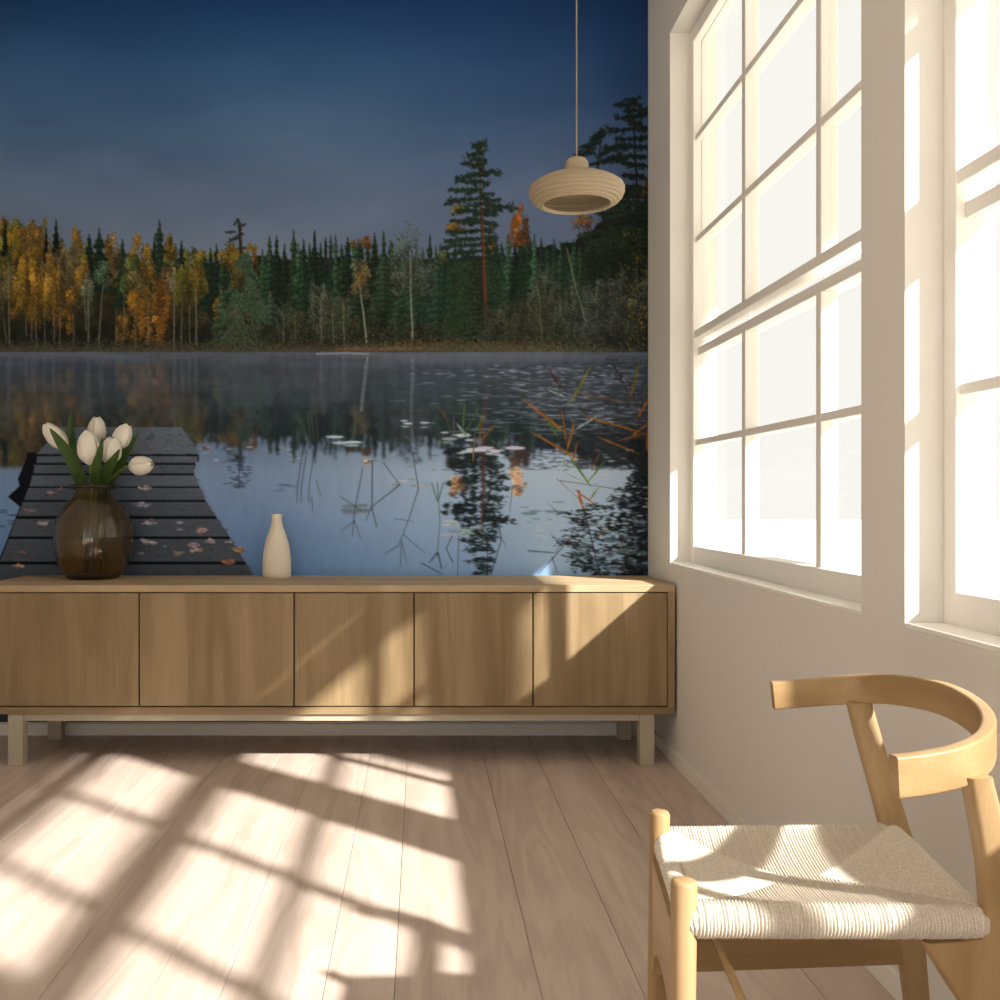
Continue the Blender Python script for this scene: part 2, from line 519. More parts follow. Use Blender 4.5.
    sk = sk * (1 - .27 * rt) + A(4, 5, 14) * rt + A(3, 4, 3)
    lf = np.clip((200 - X) / 250, 0, 1)[..., None]
    sk = sk * (1 - .10 * lf * np.clip((90 - Y) / 90, 0, 1)[..., None])
    cl = (vnoise(150, 60, 3, 4) * 26 * np.clip((Y + 20) / 140, 0, 1))[..., None]
    cv[:] = sk + cl * A(1, .95, .85)
    # ---------- far bank trees
    WL = 352.; iw0 = int((WL - MY0) * SS)
    def spruce(x, yt, yb, hw, col, dens=1., lay=None):
        yt = yt + rg.normal(0, 1.6); hw = hw * rg.uniform(.75, 1.25); col = np.array(col) * rg.uniform(.7, 1.55) * A(1, rg.uniform(.95, 1.05), rg.uniform(.9, 1.08))
        hw = hw * 1.45; h = yb - yt; n = int(dens * h * hw * 2.4) + 30
        t = np.sqrt(rg.random(n)); nl = lay or max(4, h / rg.uniform(4.5, 7.5))
        s = (t ** .9 * nl + rg.random()) % 1.
        w = hw * (.10 + .9 * t ** .85) * (.5 + .5 * s) * (.8 + .35 * np.sin(t * rg.uniform(20, 34) + rg.random() * 6))
        u = rg.random(n) * 2 - 1
        px = x + u * w; py = yt + t * h + np.abs(u) * 2.2 * t
        c = shade(n, col, .38, 4) * (.62 + .62 * (1 - s))[:, None] * (1.1 - .35 * t)[:, None] * (1 - .25 * (u > .1))[:, None]
        o = np.argsort(py)
        seg(x, yt - 3, x, yt + h * .5, .35, .8, np.array(col) * .5)
        pts(px[o], py[o], c[o], 2, 2)
    def crown(x, yt, yb, hw, col, dens=1., egg=.6, clump=14, var=.45, holes=.0):
        h = yb - yt; n = int(dens * h * hw * 2.6)
        k = max(6, clump); cx = []; cy = []
        while len(cx) < k:
            a, b = rg.random() * 2 - 1, rg.random() * 2 - 1
            if a * a + b * b < 1: cx.append(a); cy.append(b)
        i = rg.integers(0, k, n); cx = np.array(cx); cy = np.array(cy)
        u = cx[i] * rg.uniform(.85, 1.25, k)[i] + rg.normal(0, .22, n); v = cy[i] * rg.uniform(.8, 1.1, k)[i] + rg.normal(0, .16, n)
        m = (u * u + v * v) < 1.7; u, v, i = u[m], v[m], i[m]
        wv = 1 - egg * .5 * (1 - v) * .75
        col = np.array(col) * .70 + A(9, 9, 9); col = col * .86 + col.mean() * .14; u = u * 1.15; col = col * A(.96, 1.03, .95)
        br = .5 + .8 * rg.random(k); br = br[i] * (1.08 - .26 * v) * (1 - .16 * u)
        c = shade(len(u), col, var, 7) * br[:, None]
        pts(x + u * hw * wv, (yt + yb) / 2 + v * h / 2, c, 2, 2)
    def trunk(x0, y0, x1, y1, w=.7, col=(128, 124, 122), a=.85):
        n = 5; pl = [(x0 + (x1 - x0) * i / n + rg.normal(0, .25), y0 + (y1 - y0) * i / n) for i in range(n + 1)]
        line(pl, w * .6, w, col, a)
        for i in range(int((y1 - y0) / 7)):
            t = rg.random(); ell(x0 + (x1 - x0) * t, y0 + (y1 - y0) * t, w, .6, np.array(col) * .45, .7)
    def bare(x, yt, yb, hw, col, n=40, a=.5):
        for _ in range(n):
            t = rg.random() ** .8; s = rg.choice([-1, 1]); y = yt + t * (yb - yt) * .8 + 4
            L = hw * (.35 + .65 * math_sin(t)) * (.4 + .6 * rg.random())
            x1 = x + s * L; y1 = y - L * (.5 + .8 * rg.random())
            seg(x, y, x1, max(yt - 2, y1), .35, .2, shade(1, col, .3, 4)[0], a)
            for q in range(3):
                f = .4 + .6 * rg.random(); qx = x + (x1 - x) * f; qy = y + (y1 - y) * f
                seg(qx, qy, qx + s * rg.random() * 5, qy - rg.random() * 5 + 1, .25, .2, shade(1, col, .3, 4)[0], a)
    def math_sin(t): return np.sin(np.pi * (.15 + .8 * t))
    GOLD = (166, 107, 26); AMB = (148, 92, 32); YEL = (176, 122, 18); OLV = (106, 92, 34); BRN = (118, 88, 62); RST = (160, 84, 26)
    PNK = (140, 90, 66); GRY = (104, 98, 98); DKG = (30, 46, 38); MDG = (42, 66, 54); GGR = (72, 92, 82); BLK = (16, 22, 22)
    # dark understory
    top = np.interp(X[0], [-104, 0, 60, 120, 200, 260, 330, 400, 450, 520, 570, 600, 650], [248, 246, 256, 262, 266, 258, 256, 262, 258, 255, 240, 225, 200])
    m = ((Y > top[None] + vnoise(10, 8, 5, 2) * 14) & (Y < WL + 3)).astype(np.float32)[..., None]
    lw = np.clip((225 - X) / 30, 0, 1)[..., None] * np.clip((335 - Y) / 60, 0, 1)[..., None]
    un = A(24, 26, 23) + lw * A(46, 28, 8) + vnoise(5, 9, 6, 3)[..., None] * (A(30, 26, 24) + lw * A(50, 36, 14))
    cv[:] = cv * (1 - m) + un * m
    # far tops
    for x in np.arange(-104, 50, 5.5):
        crown(x + rg.normal(0, 2), 219 + rg.random() * 14 + (x > 20) * 3, 282, 8, [GOLD, AMB, BRN, OLV, AMB][rg.integers(5)], .9)
    crown(3, 216, 236, 4, RST); crown(14, 226, 243, 7, YEL); crown(23, 226, 240, 4, RST); crown(31, 224, 260, 6, AMB); crown(40, 229, 262, 8, AMB)
    for x, yt, hw in [(-92, 226, 7), (-60, 222, 7), (-30, 230, 6), (5, 222, 4), (46, 229, 4), (56, 222, 5.5)]: spruce(x, yt, yt + 32, hw, BLK)
    crown(60, 240, 300, 10, BRN); crown(77, 229, 285, 11, AMB); crown(70, 243, 290, 9, BRN); crown(92, 240, 300, 12, OLV); crown(112, 234, 280, 9, PNK); crown(106, 236, 270, 6, AMB)
    for x, yt, hw, yb in [(89, 236, 8, 290), (99, 229, 10, 292), (122, 241, 8, 305)]: spruce(x, yt, yb, hw, (24, 38, 32), 1.5)
    crown(138, 239, 285, 12, AMB); crown(130, 245, 290, 9, OLV); crown(148, 244, 270, 6, GOLD); crown(170, 240, 290, 9, OLV); crown(168, 236, 262, 6, AMB); crown(190, 248, 290, 12, OLV); crown(200, 249, 262, 7, YEL); crown(212, 250, 258, 4, (190, 150, 10))
    for x, yt, hw, yb in [(154, 240, 6, 290), (159, 223, 10, 295), (181, 245, 6, 285)]: spruce(x, yt, yb, hw, (28, 42, 38), 1.5)
    for x in np.arange(204, 246, 6): spruce(x, 247 + rg.random() * 8, 315, 9, DKG, 1.3)
    crown(232, 245, 285, 16, (128, 84, 26), .8); crown(250, 244, 262, 5, GOLD); crown(255, 246, 270, 4, AMB)
    for x, yt in [(262, 250), (269, 242), (276, 240), (284, 244), (293, 235), (298, 246), (303, 242), (309, 249), (314, 237), (320, 247), (325, 240), (330, 238), (335, 240), (341, 244), (347, 237), (354, 245), (360, 246), (367, 245), (374, 237), (383, 236), (390, 243)]:
        spruce(x, yt, 322, 8.5, DKG if rg.random() < .6 else (38, 58, 46), 1.4)
    crown(365, 236, 250, 6, (170, 78, 24)); crown(352, 239, 247, 3.5, AMB)
    for x, yt in [(347, 240), (358, 243), (374, 238), (383, 240), (392, 246)]: spruce(x, yt, 300, 7, DKG, 1.4)
    for x in np.arange(396, 470, 6.5): spruce(x, 246 + rg.random() * 10, 325, 9, (34, 54, 46), 1.3)
    spruce(429, 239, 300, 7, (40, 60, 56), 1.4); crown(442, 250, 270, 8, (86, 84, 60))
    for x in np.arange(488, 590, 6.5): spruce(x, 233 + rg.random() * 14 , 330, 10, (26, 44, 38) if rg.random() < .7 else (40, 62, 54), 1.3)
    crown(519, 208, 245, 8.5, (172, 76, 22), 1.1); crown(517, 228, 246, 10, (150, 70, 30), .6); crown(489, 236, 256, 5, (186, 110, 40))
    # mid trees (left, gold)
    crown(8, 254, 310, 13, BRN, .8)
    for x in np.arange(-100, -4, 13): crown(x, 250 + rg.random() * 12, 315, 11, [GOLD, AMB, BRN][rg.integers(3)], 1.)
    crown(20, 262, 320, 9, AMB); crown(28, 250, 312, 11, GOLD, 1.3); crown(45, 246, 316, 12, AMB, 1.2); crown(36, 262, 322, 8, (170, 104, 24), 1.2); crown(54, 256, 320, 9, (156, 100, 30), 1.2); crown(58, 275, 330, 5, AMB)
    crown(66, 247, 285, 8, BRN, 1.); crown(83, 259, 300, 8, AMB); crown(70, 286, 330, 7, (176, 100, 18), 1.2); crown(104, 262, 292, 11, GGR, 1.1); crown(88, 274, 315, 8, GRY, .8); crown(76, 300, 345, 10, (60, 46, 40), .5)
    crown(130, 260, 300, 9, (84, 92, 48)); crown(148, 258, 310, 9, AMB, 1.2); crown(136, 268, 300, 10, BRN); crown(131, 292, 344, 13.5, (176, 100, 22), 1.15); crown(144, 300, 342, 9, (160, 92, 26), .9); crown(122, 312, 342, 6, (180, 106, 22), 1)
    crown(166, 265, 300, 8, PNK, 1.1); crown(162, 280, 350, 10, RST, 1.2); crown(156, 318, 350, 9, (166, 88, 24), 1.)
    crown(175, 270, 310, 6, (116, 100, 92), .8); crown(182, 262, 305, 9, (128, 104, 30), 1.2); crown(196, 262, 308, 10, (140, 100, 34), 1.2); crown(190, 300, 330, 9, (80, 62, 40), .5)
    crown(219, 297, 322, 6.5, (176, 104, 20), 1.1); crown(206, 306, 340, 9, (60, 44, 38), .5)
    for x, yt, yb in [(8, 262, 346), (26, 312, 335), (32, 312, 340), (35, 305, 344), (44, 308, 345), (53, 306, 344), (60, 310, 343), (73, 312, 346), (4, 318, 340), (84, 290, 330), (88, 280, 350), (116, 310, 345), (148, 300, 340), (124, 295, 340), (134, 300, 345), (175, 272, 358), (182, 300, 345), (189, 305, 345), (195, 288, 345), (214, 318, 347), (-20, 300, 346), (-45, 296, 346), (-70, 300, 345), (-88, 290, 346)]:
        trunk(x, yt, x + rg.normal(0, 1), yb, .6 + .25 * (x in (8, 88, 175, 195)), (132, 122, 116), .8)
    trunk(103, 285, 98, 350, .75)
    # middle: grey green
    crown(232, 296, 300, 4, MDG)
    for (x, yt, yb, hw, c) in [(222, 285, 345, 13, (48, 62, 50)), (302, 262, 330, 10, (52, 74, 62)), (270, 290, 325, 8, (74, 90, 82)), (312, 270, 330, 9, (46, 66, 58)), (323, 280, 340, 10, (70, 82, 76)), (382, 255, 312, 15, (66, 88, 76)), (396, 300, 340, 12, (34, 50, 38)), (355, 275, 325, 9, (40, 56, 48)), (436, 258, 330, 14, (40, 66, 52)), (450, 262, 330, 12, (34, 56, 46))]:
        spruce(x, yt, yb, hw, c, 1.4)
    # big drooping pale spruce with a black snag top
    seg(240, 222, 245, 345, .6, 1.6, (70, 46, 34))
    for y in np.arange(258, 344, 4.2):
        L = np.interp(y, [258, 300, 344], [9, 21, 25])
        for s in (-1, 1):
            L2 = L * (.6 + .5 * rg.random()); n = int(L2 * 16)
            u = rg.random(n); px = 243 + s * u * L2; py = y + u * u * 7 - 3 * np.sin(u * 3) + rg.normal(0, 1.3, n)
            pts(px, py, shade(n, (62, 80, 68), .45, 5) * (.75 + .4 * rg.random(n))[:, None], 3, 2)
    crown(240, 300, 345, 12, (84, 66, 52), .35); crown(236, 262, 290, 7, (120, 76, 30), .6)
    for x0, y0, x1, y1 in [(238, 219, 234, 224), (238, 226, 246, 224), (237, 231, 226, 232), (238, 235, 224, 244), (238, 238, 229, 240), (239, 234, 243, 233), (239, 247, 246, 248), (238, 224, 240, 229)]:
        for _ in range(16):
            t = rg.random(); ell(x0 + (x1 - x0) * t + rg.normal(0, .5), y0 + (y1 - y0) * t + rg.normal(0, .5), .9, .6, (26, 32, 34), .8)
    seg(238, 219, 240, 252, .5, 1., (30, 30, 30))
    # grey bare birches
    for x, yt, yb, hw, c in [(283, 296, 345, 8, (96, 92, 94)), (320, 284, 345, 13, (104, 94, 90)), (342, 292, 345, 10, (98, 90, 88)), (330, 300, 345, 12, (84, 76, 72)), (410, 226, 300, 15, (98, 98, 106)), (398, 262, 300, 10, (96, 92, 96)), (424, 262, 300, 9, (90, 92, 96)), (545, 262, 330, 14, (92, 88, 88)), (536, 285, 345, 12, (88, 84, 84)), (296, 306, 345, 9, (88, 78, 68))]:
        bare(x, yt, yb, hw, c, 60, .45); crown(x, yt + 6, yb - 8, hw * .9, np.array(c) * .85, .35)
    crown(360, 262, 300, 11, (122, 92, 66), .9); crown(358, 268, 292, 7, (140, 96, 52), .5); crown(356, 256, 272, 6, (116, 106, 106), .5); crown(366, 300, 345, 14, (62, 50, 42), .5)
    for x in np.arange(255, 470, 5): crown(x, 318 + rg.random() * 8, 350, 7, (52, 46, 42), .35)
    crown(400, 238, 285, 12, (90, 92, 98), .28); crown(404, 222, 262, 13, (92, 96, 106), .22)
    trunk(359, 285, 367, 350, .9, (165, 160, 158), .95); trunk(409, 250, 412, 346, .9, (150, 146, 146), .95); trunk(343, 300, 343, 345, .6); trunk(320, 300, 321, 344, .6); trunk(283, 305, 283, 345, .4); trunk(332, 310, 333, 342, .45); trunk(312, 300, 313, 330, .3, (120, 90, 60)); trunk(295, 310, 294, 342, .4, (120, 96, 80))
    # ---------- pine: tall red trunk
    def clumpbranch(x0, y0, x1, y1, th, col, n=None, sag=0.):
        L = np.hypot(x1 - x0, y1 - y0); n = n or int(L * 4.2 * th)
        seg(x0, y0, x1, y1, .5, .3, np.array(col) * .6)
        t = rg.random(n) ** .7; k = np.round(t * L / 6.) * 6. / max(L, 1)
        tt = .42 * t + .58 * k
        px = x0 + (x1 - x0) * tt + rg.normal(0, 1.5, n); py = y0 + (y1 - y0) * tt + sag * tt * (1 - tt) * 4 + rg.normal(0, .66, n) * th * (.4 + 1.2 * rg.random(40)[np.round(t * L / 6.).astype(int) % 40]) * (.5 + tt) + rg.normal(0, .9, 40)[np.round(t * L / 6.).astype(int) % 40] - np.abs(rg.normal(0, .5, n))
        pts(px, py, shade(n, col, .45, 4), 3, 2)
    def pine(x0, y0, x1, y1, br, col, tcol, tw=1.2, d=1.):
        line([(x0, y0), (x0 + .4 * (x1 - x0) - 1, y0 + .4 * (y1 - y0)), (x1, y1)], tw * .45, tw, tcol)
        for y, l, r in br:
            t = (y - y0) / (y1 - y0); xt = x0 + (x1 - x0) * t
            if l: clumpbranch(xt, y, xt - l, y + rg.normal(0, 2.4) + l * .08, d, col); clumpbranch(xt, y, xt - l * .45, y + 2, d, col)
            if r: clumpbranch(xt, y, xt + r, y + rg.normal(0, 2.4) + r * .04, d, col); clumpbranch(xt, y, xt + r * .45, y + 2, d, col)
    for y in np.arange(262, 340, 5):
        L = np.interp(y, [262, 300, 340], [26, 38, 34])
        clumpbranch(480, y, 480 - L * (.7 + .4 * rg.random()), y + 6, 1.6, (40, 54, 40), sag=-3); clumpbranch(481, y, 481 + L * .7 * (.6 + .5 * rg.random()), y + 4, 1.5, (36, 52, 42), sag=-3)
    pbr = [(144, 5, 5), (148, 6, 6), (153, 11, 5), (159, 10, 6), (165, 17, 4), (170, 0, 20), (174, 25, 9), (182, 18, 8), (190, 30, 0), (195, 0, 10), (198, 36, 18), (204, 20, 34), (209, 0, 20), (214, 18, 14), (222, 26, 15), (230, 30, 10), (238, 38, 14), (244, 42, 8), (251, 38, 16), (258, 34, 20)]
    pine(478, 143, 485, 318, pbr, (30, 42, 38), (92, 46, 32), 1.2, 1.35)
    crown(456, 204 + 14, 236, 8, (186, 104, 18), .5); crown(457, 203, 214, 6, (200, 120, 20), .7); crown(450, 222, 230, 6, (196, 112, 22), .6)
    for y, l, r in [(210, 20, 0), (219, 24, 0), (230, 26, 0)]: clumpbranch(481, y, 481 - l - 8, y + 2, 1., (28, 40, 36))
    line([(481, 205), (482, 235), (485, 300)], .55, 1.2, (112, 56, 38), .85); seg(485, 300, 478, 335, .7, .5, (60, 48, 40)); seg(486, 305, 482, 340, .6, .4, (70, 54, 44)); seg(467, 341, 472, 350, .6, .6, (120, 116, 112))
    # right pines, dark
    DP = (22, 29, 29)
    crown(585, 215, 225, 9, (176, 86, 34), .5); crown(579, 214, 232, 9, (150, 74, 36), .35)
    pine(632, 98, 638, 225, [(100, 9, 6), (104, 17, 8), (110, 8, 14), (116, 18, 15), (123, 8, 14), (129, 25, 16), (138, 20, 14), (147, 32, 14), (156, 26, 10), (165, 20, 14), (176, 14, 14), (187, 22, 14), (196, 26, 14), (205, 34, 14), (214, 40, 14)], DP, (26, 24, 26), 1.2, 1.25)
    for a in [(578, 153, 603, 131), (590, 140, 604, 132), (588, 146, 598, 140), (574, 154, 592, 152), (596, 158, 606, 150), (604, 150, 622, 147), (606, 160, 622, 156), (590, 165, 612, 160)]: clumpbranch(*a, 1.8, DP)
    line([(605, 235), (596, 170), (600, 140)], 1.2, .5, (26, 26, 28))
    for y in np.arange(188, 275, 4.5):
        L = np.interp(y, [188, 230, 275], [30, 68, 75]); clumpbranch(650, y, 650 - L * (.75 + .35 * rg.random()), y + 5 + rg.normal(0, 2), 1.7, (24, 33, 30) if rg.random() < .7 else (34, 44, 36), sag=-3)
    crown(640, 180, 200, 8, (150, 84, 60), .14); crown(632, 225, 262, 14, (100, 90, 40), .08)
    # grey twig thicket on the right bank
    for x in np.arange(486, 650, 4.2):
        yt = np.interp(x, [486, 540, 580, 620, 650], [312, 290, 285, 272, 268]) + rg.normal(0, 4)
        crown(x, yt, 352, 8, (56, 55, 60) if x > 560 else (56, 50, 46), .5)
        bare(x, yt + 8, 354, 12, (84, 83, 92) if x > 575 else (84, 76, 72), 16, .3)
    for y0 in (285, 300, 318): 
        for x in (600, 618, 636): crown(x + rg.normal(0, 4), y0 - 8, y0 + 16, 12, (84, 83, 92), .22)
    trunk(566, 248, 574, 285, .7, (140, 130, 124), .9); trunk(574, 285, 585, 322, .75, (128, 122, 120), .9); trunk(538, 290, 541, 340, .5); trunk(553, 300, 553, 335, .35, (96, 88, 84))
    n = 170; pts(rg.normal(638, 10, n), rg.uniform(255, 350, n), shade(n, (150, 122, 30), .3), 3, 2)
    # shore scrub
    n = 9000; x = rg.uniform(-104, 560, n); y = 351.5 - np.abs(rg.normal(0, 5, n)) ; pts(x, y, shade(n, (66, 56, 42), .45), 3, 2)
    n = 2900; x = rg.triangular(370, 440, 640, n); y = np.interp(x, [378, 450, 560], [349, 350, 352]) - np.abs(rg.normal(0, 4.5, n)); pts(x, y, shade(n, (78, 66, 46), .5), 3, 2)
    n = 500; x = rg.uniform(335, 420, n); y = 350 - np.abs(rg.normal(0, 2, n)); pts(x, y, shade(n, (126, 84, 52), .4), 3, 1)
    cv[:iw0] = boxblur(boxblur(cv[:iw0], 2, 0), 2, 1) * .55 + cv[:iw0] * .45
    lm = (np.abs(cv - (sk + cl * A(1, .95, .85))).sum(-1) > 14)[..., None]; cv[:] = np.where(lm, cv * A(.78, .77, .62), cv)
    # ---------- water with the mirrored forest
    ix = lambda v: int(round((v - MY0) * SS))
    iw = ix(WL)
    land = cv.copy()
    water = ramp(Y, [352, 395, 440, 470, 520, 574, 726], [(66, 74, 88), (70, 80, 98), (84, 98, 118), (98, 113, 136), (92, 112, 142), (74, 98, 134), (60, 84, 120)])
    rb = np.clip((X - 250) / 320, 0, 1)[..., None] * np.clip((Y - 400) / 70, 0, 1)[..., None]  # lake brighter to lower right: own tone plus sunlight painted into the print
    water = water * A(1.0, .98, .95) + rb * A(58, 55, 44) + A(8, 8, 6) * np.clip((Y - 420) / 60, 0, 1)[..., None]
    water -= np.clip((60 - X) / 160, 0, 1)[..., None] * A(14, 8, 2)
    refl = np.zeros_like(cv); mask = np.zeros((H, W), np.float32)
    rows = np.arange(iw, H); d = (rows - iw) / SS
    fac = .90
    src = iw - 1 - (d / fac * SS).astype(int)
    ok = src >= 0
    wob = (vnoise(9, 5, 21, 2)[iw:] * 4.0 * np.clip(d / 60, .15, 1.2)[:, None])
    wy = (vnoise(14, 3, 22, 2)[iw:] * 12 * np.clip(d / 90, 0, 1)[:, None])
    sy = np.clip(src[:, None] + wy.astype(int) * SS, 0, iw - 1); sx = np.clip(xx[iw:].astype(int) + (wob * SS).astype(int), 0, W - 1)
    rf = land[sy, sx]
    skyc = sk[sy, sx]; 
    island = (np.abs(rf - (sk + cl * A(1, .95, .85))[sy, sx]).sum(-1) > 14).astype(np.float32)
    island *= ok[:, None]
    rf = boxblur(boxblur(rf, 9, 0), 3, 1); isl = boxblur(boxblur(island, 5, 0), 3, 1)[..., None]
    dist = np.clip(d / 110, 0, 1)[:, None, None]
    rcol = rf * A(.56, .55, .58) + A(17, 19, 23)
    # pine reflections go deeper and stay sharper: painted below, so fade out the copies of the tall pines
    hm = np.clip((d - 112) / 6, 0, 1)[:, None, None]
    isl = isl * (1 - hm)
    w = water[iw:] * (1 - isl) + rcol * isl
    # mist over the far water
    ms = (np.exp(-d / 22.)[:, None] * (.66 + .5 * vnoise(60, 7, 31, 3)[iw:]) + .13 * np.exp(-((d - 40) / 30.) ** 2)[:, None] * (1 + 2 * vnoise(80, 9, 32, 3)[iw:]))[..., None]
    w = w * (1 - np.clip(ms, 0, .75)) + A(88, 94, 106) * np.clip(ms, 0, .75)
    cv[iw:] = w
    # mist bleeding on the bank foot
    b = np.exp(-np.clip(WL - Y, 0, None) / 5.)[..., None] * .28 * (Y < WL)[..., None]
    cv[:] = cv * (1 - b) + A(86, 90, 100) * b
    cv[:] = cv + ((vnoise(4, 18, 41, 2) * 9) * (Y > WL))[..., None]
    line([(316, 353.5), (345, 352.5), (368, 353.5)], .8, .8, (130, 134, 142), .7)
    for x in (8, 26, 33, 44, 53, 88, 103, 175, 182, 189, 195, 320, 343): trunk(x, 356, x + rg.normal(0, .6), 356 + 40 * (.6 + .6 * rg.random()), .5, (120, 116, 116), .45)
    trunk(367, 357, 361, 410, .8, (150, 150, 152), .7); trunk(412, 357, 411, 450, .7, (130, 130, 134), .6)
    # bright far-water glints on the right
    n = 900; x = rg.triangular(400, 580, 652, n); y = 365 + 70 * rg.random(n) ** 1.2
    for i in range(330):
        yv = y[i]; L = 1.5 + rg.random() * 7 * (yv - 350) / 60
        seg(x[i] - L, yv, x[i] + L, yv + rg.normal(0, .3), .35, .35 + .4 * rg.random(), shade(1, (138, 144, 154), .25, 3)[0], .5)
    n = 2600; x = 652 - np.abs(rg.normal(0, 90, n)); y = rg.uniform(362, 470, n); pts(x, y, shade(n, (40, 43, 48), .3), 9, 1)
    for i in range(150):
        xv = 640 - abs(rg.normal(0, 80)); yv = rg.uniform(368, 425); L = 2 + rg.random() * 7
        seg(xv - L, yv, xv + L, yv, .3, .45 + .3 * rg.random(), shade(1, (128, 134, 146), .25, 3)[0], .4)
    # mirrored tall pine
    def rbranch(x, y, l, col):
        n = int(abs(l) * 2.6)
        t = rg.random(n) ** .8; k = np.round(t * 3) / 3; px = x + l * (.4 * t + .6 * k) + rg.normal(0, 1.6, n); py = y - np.abs(l) * .04 + rg.normal(0, 1.5, n) + t * 2
        pts(px, py, shade(n, col, .5, 4), 5, 2)
    for i in range(30):
        y = 449 + i * 4.25 + rg.normal(0, 1.5); L = np.interp(y, [449, 470, 500, 520, 545, 574], [36, 34, 30, 26, 18, 10])
        rbranch(482, y, -L * (.45 + .65 * rg.random()), (26, 32, 32)); rbranch(482, y, L * .75 * (.3 + .75 * rg.random()), (26, 32, 32))
    for a in [(520, 34), (516, 26), (505, -42), (512, -44), (478, -34), (462, -38)]: rbranch(482, a[0], a[1] * .9, (24, 30, 30))
    crown(457, 470, 496, 7, (226, 132, 74), .5, var=.25); crown(518, 472, 495, 7, (255, 150, 90), .9, var=.25); crown(514, 466, 480, 6, (240, 160, 110), .7); crown(366, 458, 464, 4, (240, 160, 100), 1)
    line([(482, 440), (483, 490), (480, 530)], 1.4, .8, (84, 42, 34), .9)
    # mirrored dark pines, lower right
    for i in range(64):
        y = 440 + i * 2.35; L = np.interp(y, [440, 480, 520, 574], [40, 40, 52, 62]); xv = 654 - L * (.25 + .75 * rg.random())
        n = 70; t = rg.random(n); k = np.round(t * 4) / 4
        pts(xv + (652 - xv) * (.6 * t + .4 * k) + rg.normal(0, 2, n), y + rg.normal(0, 1.6, n), shade(n, (22, 25, 27), .5, 4), 6, 2)
    for i in range(30):
        y = 505 + i * 2.4; xv = 570 + rg.random() * 40 - (y > 530) * 6; n = 26; pts(xv + rg.normal(0, 7, n), y + rg.normal(0, 1.4, n), shade(n, (24, 30, 31), .5), 6, 2)
    a0 = ix(362); cv[a0:] = boxblur(cv[a0:], 7, 1)
    # lilies and floating leaves
    def pads(n, x0, x1, y0, y1, col, lo=2, hi=7, a=.8, flat=.2):
        for _ in range(n):
            r = rg.uniform(lo, hi); ell(rg.uniform(x0, x1), rg.uniform(y0, y1), r, max(.5, r * flat), shade(1, col, .25, 6)[0], a)
    pads(34, 585, 646, 448, 530, (150, 158, 164), 1.5, 4.5, .75); pads(26, 575, 645, 520, 572, (84, 100, 100), 3, 9, .6); pads(18, 540, 640, 500, 560, (112, 124, 128), 2, 7, .6)
    pads(16, 445, 480, 520, 536, (150, 158, 146), 3, 8, .7); pads(7, 520, 560, 505, 530, (78, 96, 100), 3, 9, .7); pads(5, 536, 546, 525, 538, (178, 176, 164), 2, 5, .9)
    pads(8, 440, 470, 432, 442, (166, 168, 166), 3, 8, .85); pads(12, 455, 515, 446, 456, (178, 180, 176), 4, 10, .9, .16); pads(4, 332, 365, 436, 445, (160, 166, 172), 5, 9, .9, .15); pads(5, 398, 428, 420, 428, (170, 176, 182), 2, 5, .9)
    pads(14, 205, 330, 445, 460, (150, 148, 146), 1, 4, .6); pads(5, 290, 305, 498, 503, (130, 120, 122), 1.5, 4, .6); pads(4, 275, 300, 484, 490, (72, 92, 112), 2, 7, .7, .12); pads(9, 342, 365, 504, 512, (92, 102, 106), 3, 9, .7, .25); pads(8, 390, 430, 478, 486, (148, 140, 126), 1.5, 5, .8); pads(6, 0, 14, 505, 530, (54, 76, 88), 3, 8, .7)
    # thin reed stems and their mirrored stalks
    DK = (34, 38, 48)
    def stalk(P, w=.55, col=DK, a=.85): line([(x + rg.normal(0, .5), y) for x, y in P], w * .75, w * .55, col, a)
    stalk([(412, 452), (417, 488), (410, 515), (398, 545)]); stalk([(398, 545), (384, 553)]); stalk([(403, 534), (424, 552)], .4); stalk([(401, 540), (400, 566)], .4); stalk([(402, 540), (406, 562)], .35); stalk([(394, 518), (412, 521)], .35)
    stalk([(371, 460), (371, 508), (376, 526)], .7); stalk([(371, 506), (366, 520)], .5); stalk([(399, 484), (372, 506)], .7); stalk([(382, 462), (399, 484)], .5); stalk([(362, 468), (354, 512), (352, 535)], .5); stalk([(354, 520), (341, 530)], .4); stalk([(354, 520), (360, 538)], .4); stalk([(340, 496), (362, 510)], .4)
    for x in (302, 307, 314): stalk([(x, 450), (x - 3 - rg.random() * 4, 488), (x - 6, 502)], .5)
    stalk([(311, 496), (312, 510)], .4); stalk([(316, 480), (320, 496)], .35)
    stalk([(437, 482), (439, 520), (437, 555)], .6, (62, 72, 60)); stalk([(437, 500), (431, 482)], .8, (54, 72, 50)); stalk([(438, 500), (442, 482)], .8, (54, 72, 50)); stalk([(437, 552), (428, 562)], .5); stalk([(437, 552), (441, 568)], .8); stalk([(437, 552), (431, 560)], .8)
    stalk([(458, 535), (457, 574)], .5); stalk([(486, 540), (487, 574)], .6); stalk([(499, 528), (501, 540), (490, 574)], .7); stalk([(501, 536), (506, 546)], .4); stalk([(492, 493), (510, 486)], .4); stalk([(512, 486), (508, 512)], .5); stalk([(452, 535), (446, 548), (452, 562)], .6)
    stalk([(562, 545), (552, 558), (538, 572)], .8); stalk([(528, 550), (553, 552)], .9); stalk([(551, 556), (557, 572)], .6); stalk([(553, 552), (562, 540)], .5); stalk([(420, 562), (442, 573)], .6); stalk([(556, 540), (548, 532)], .4)
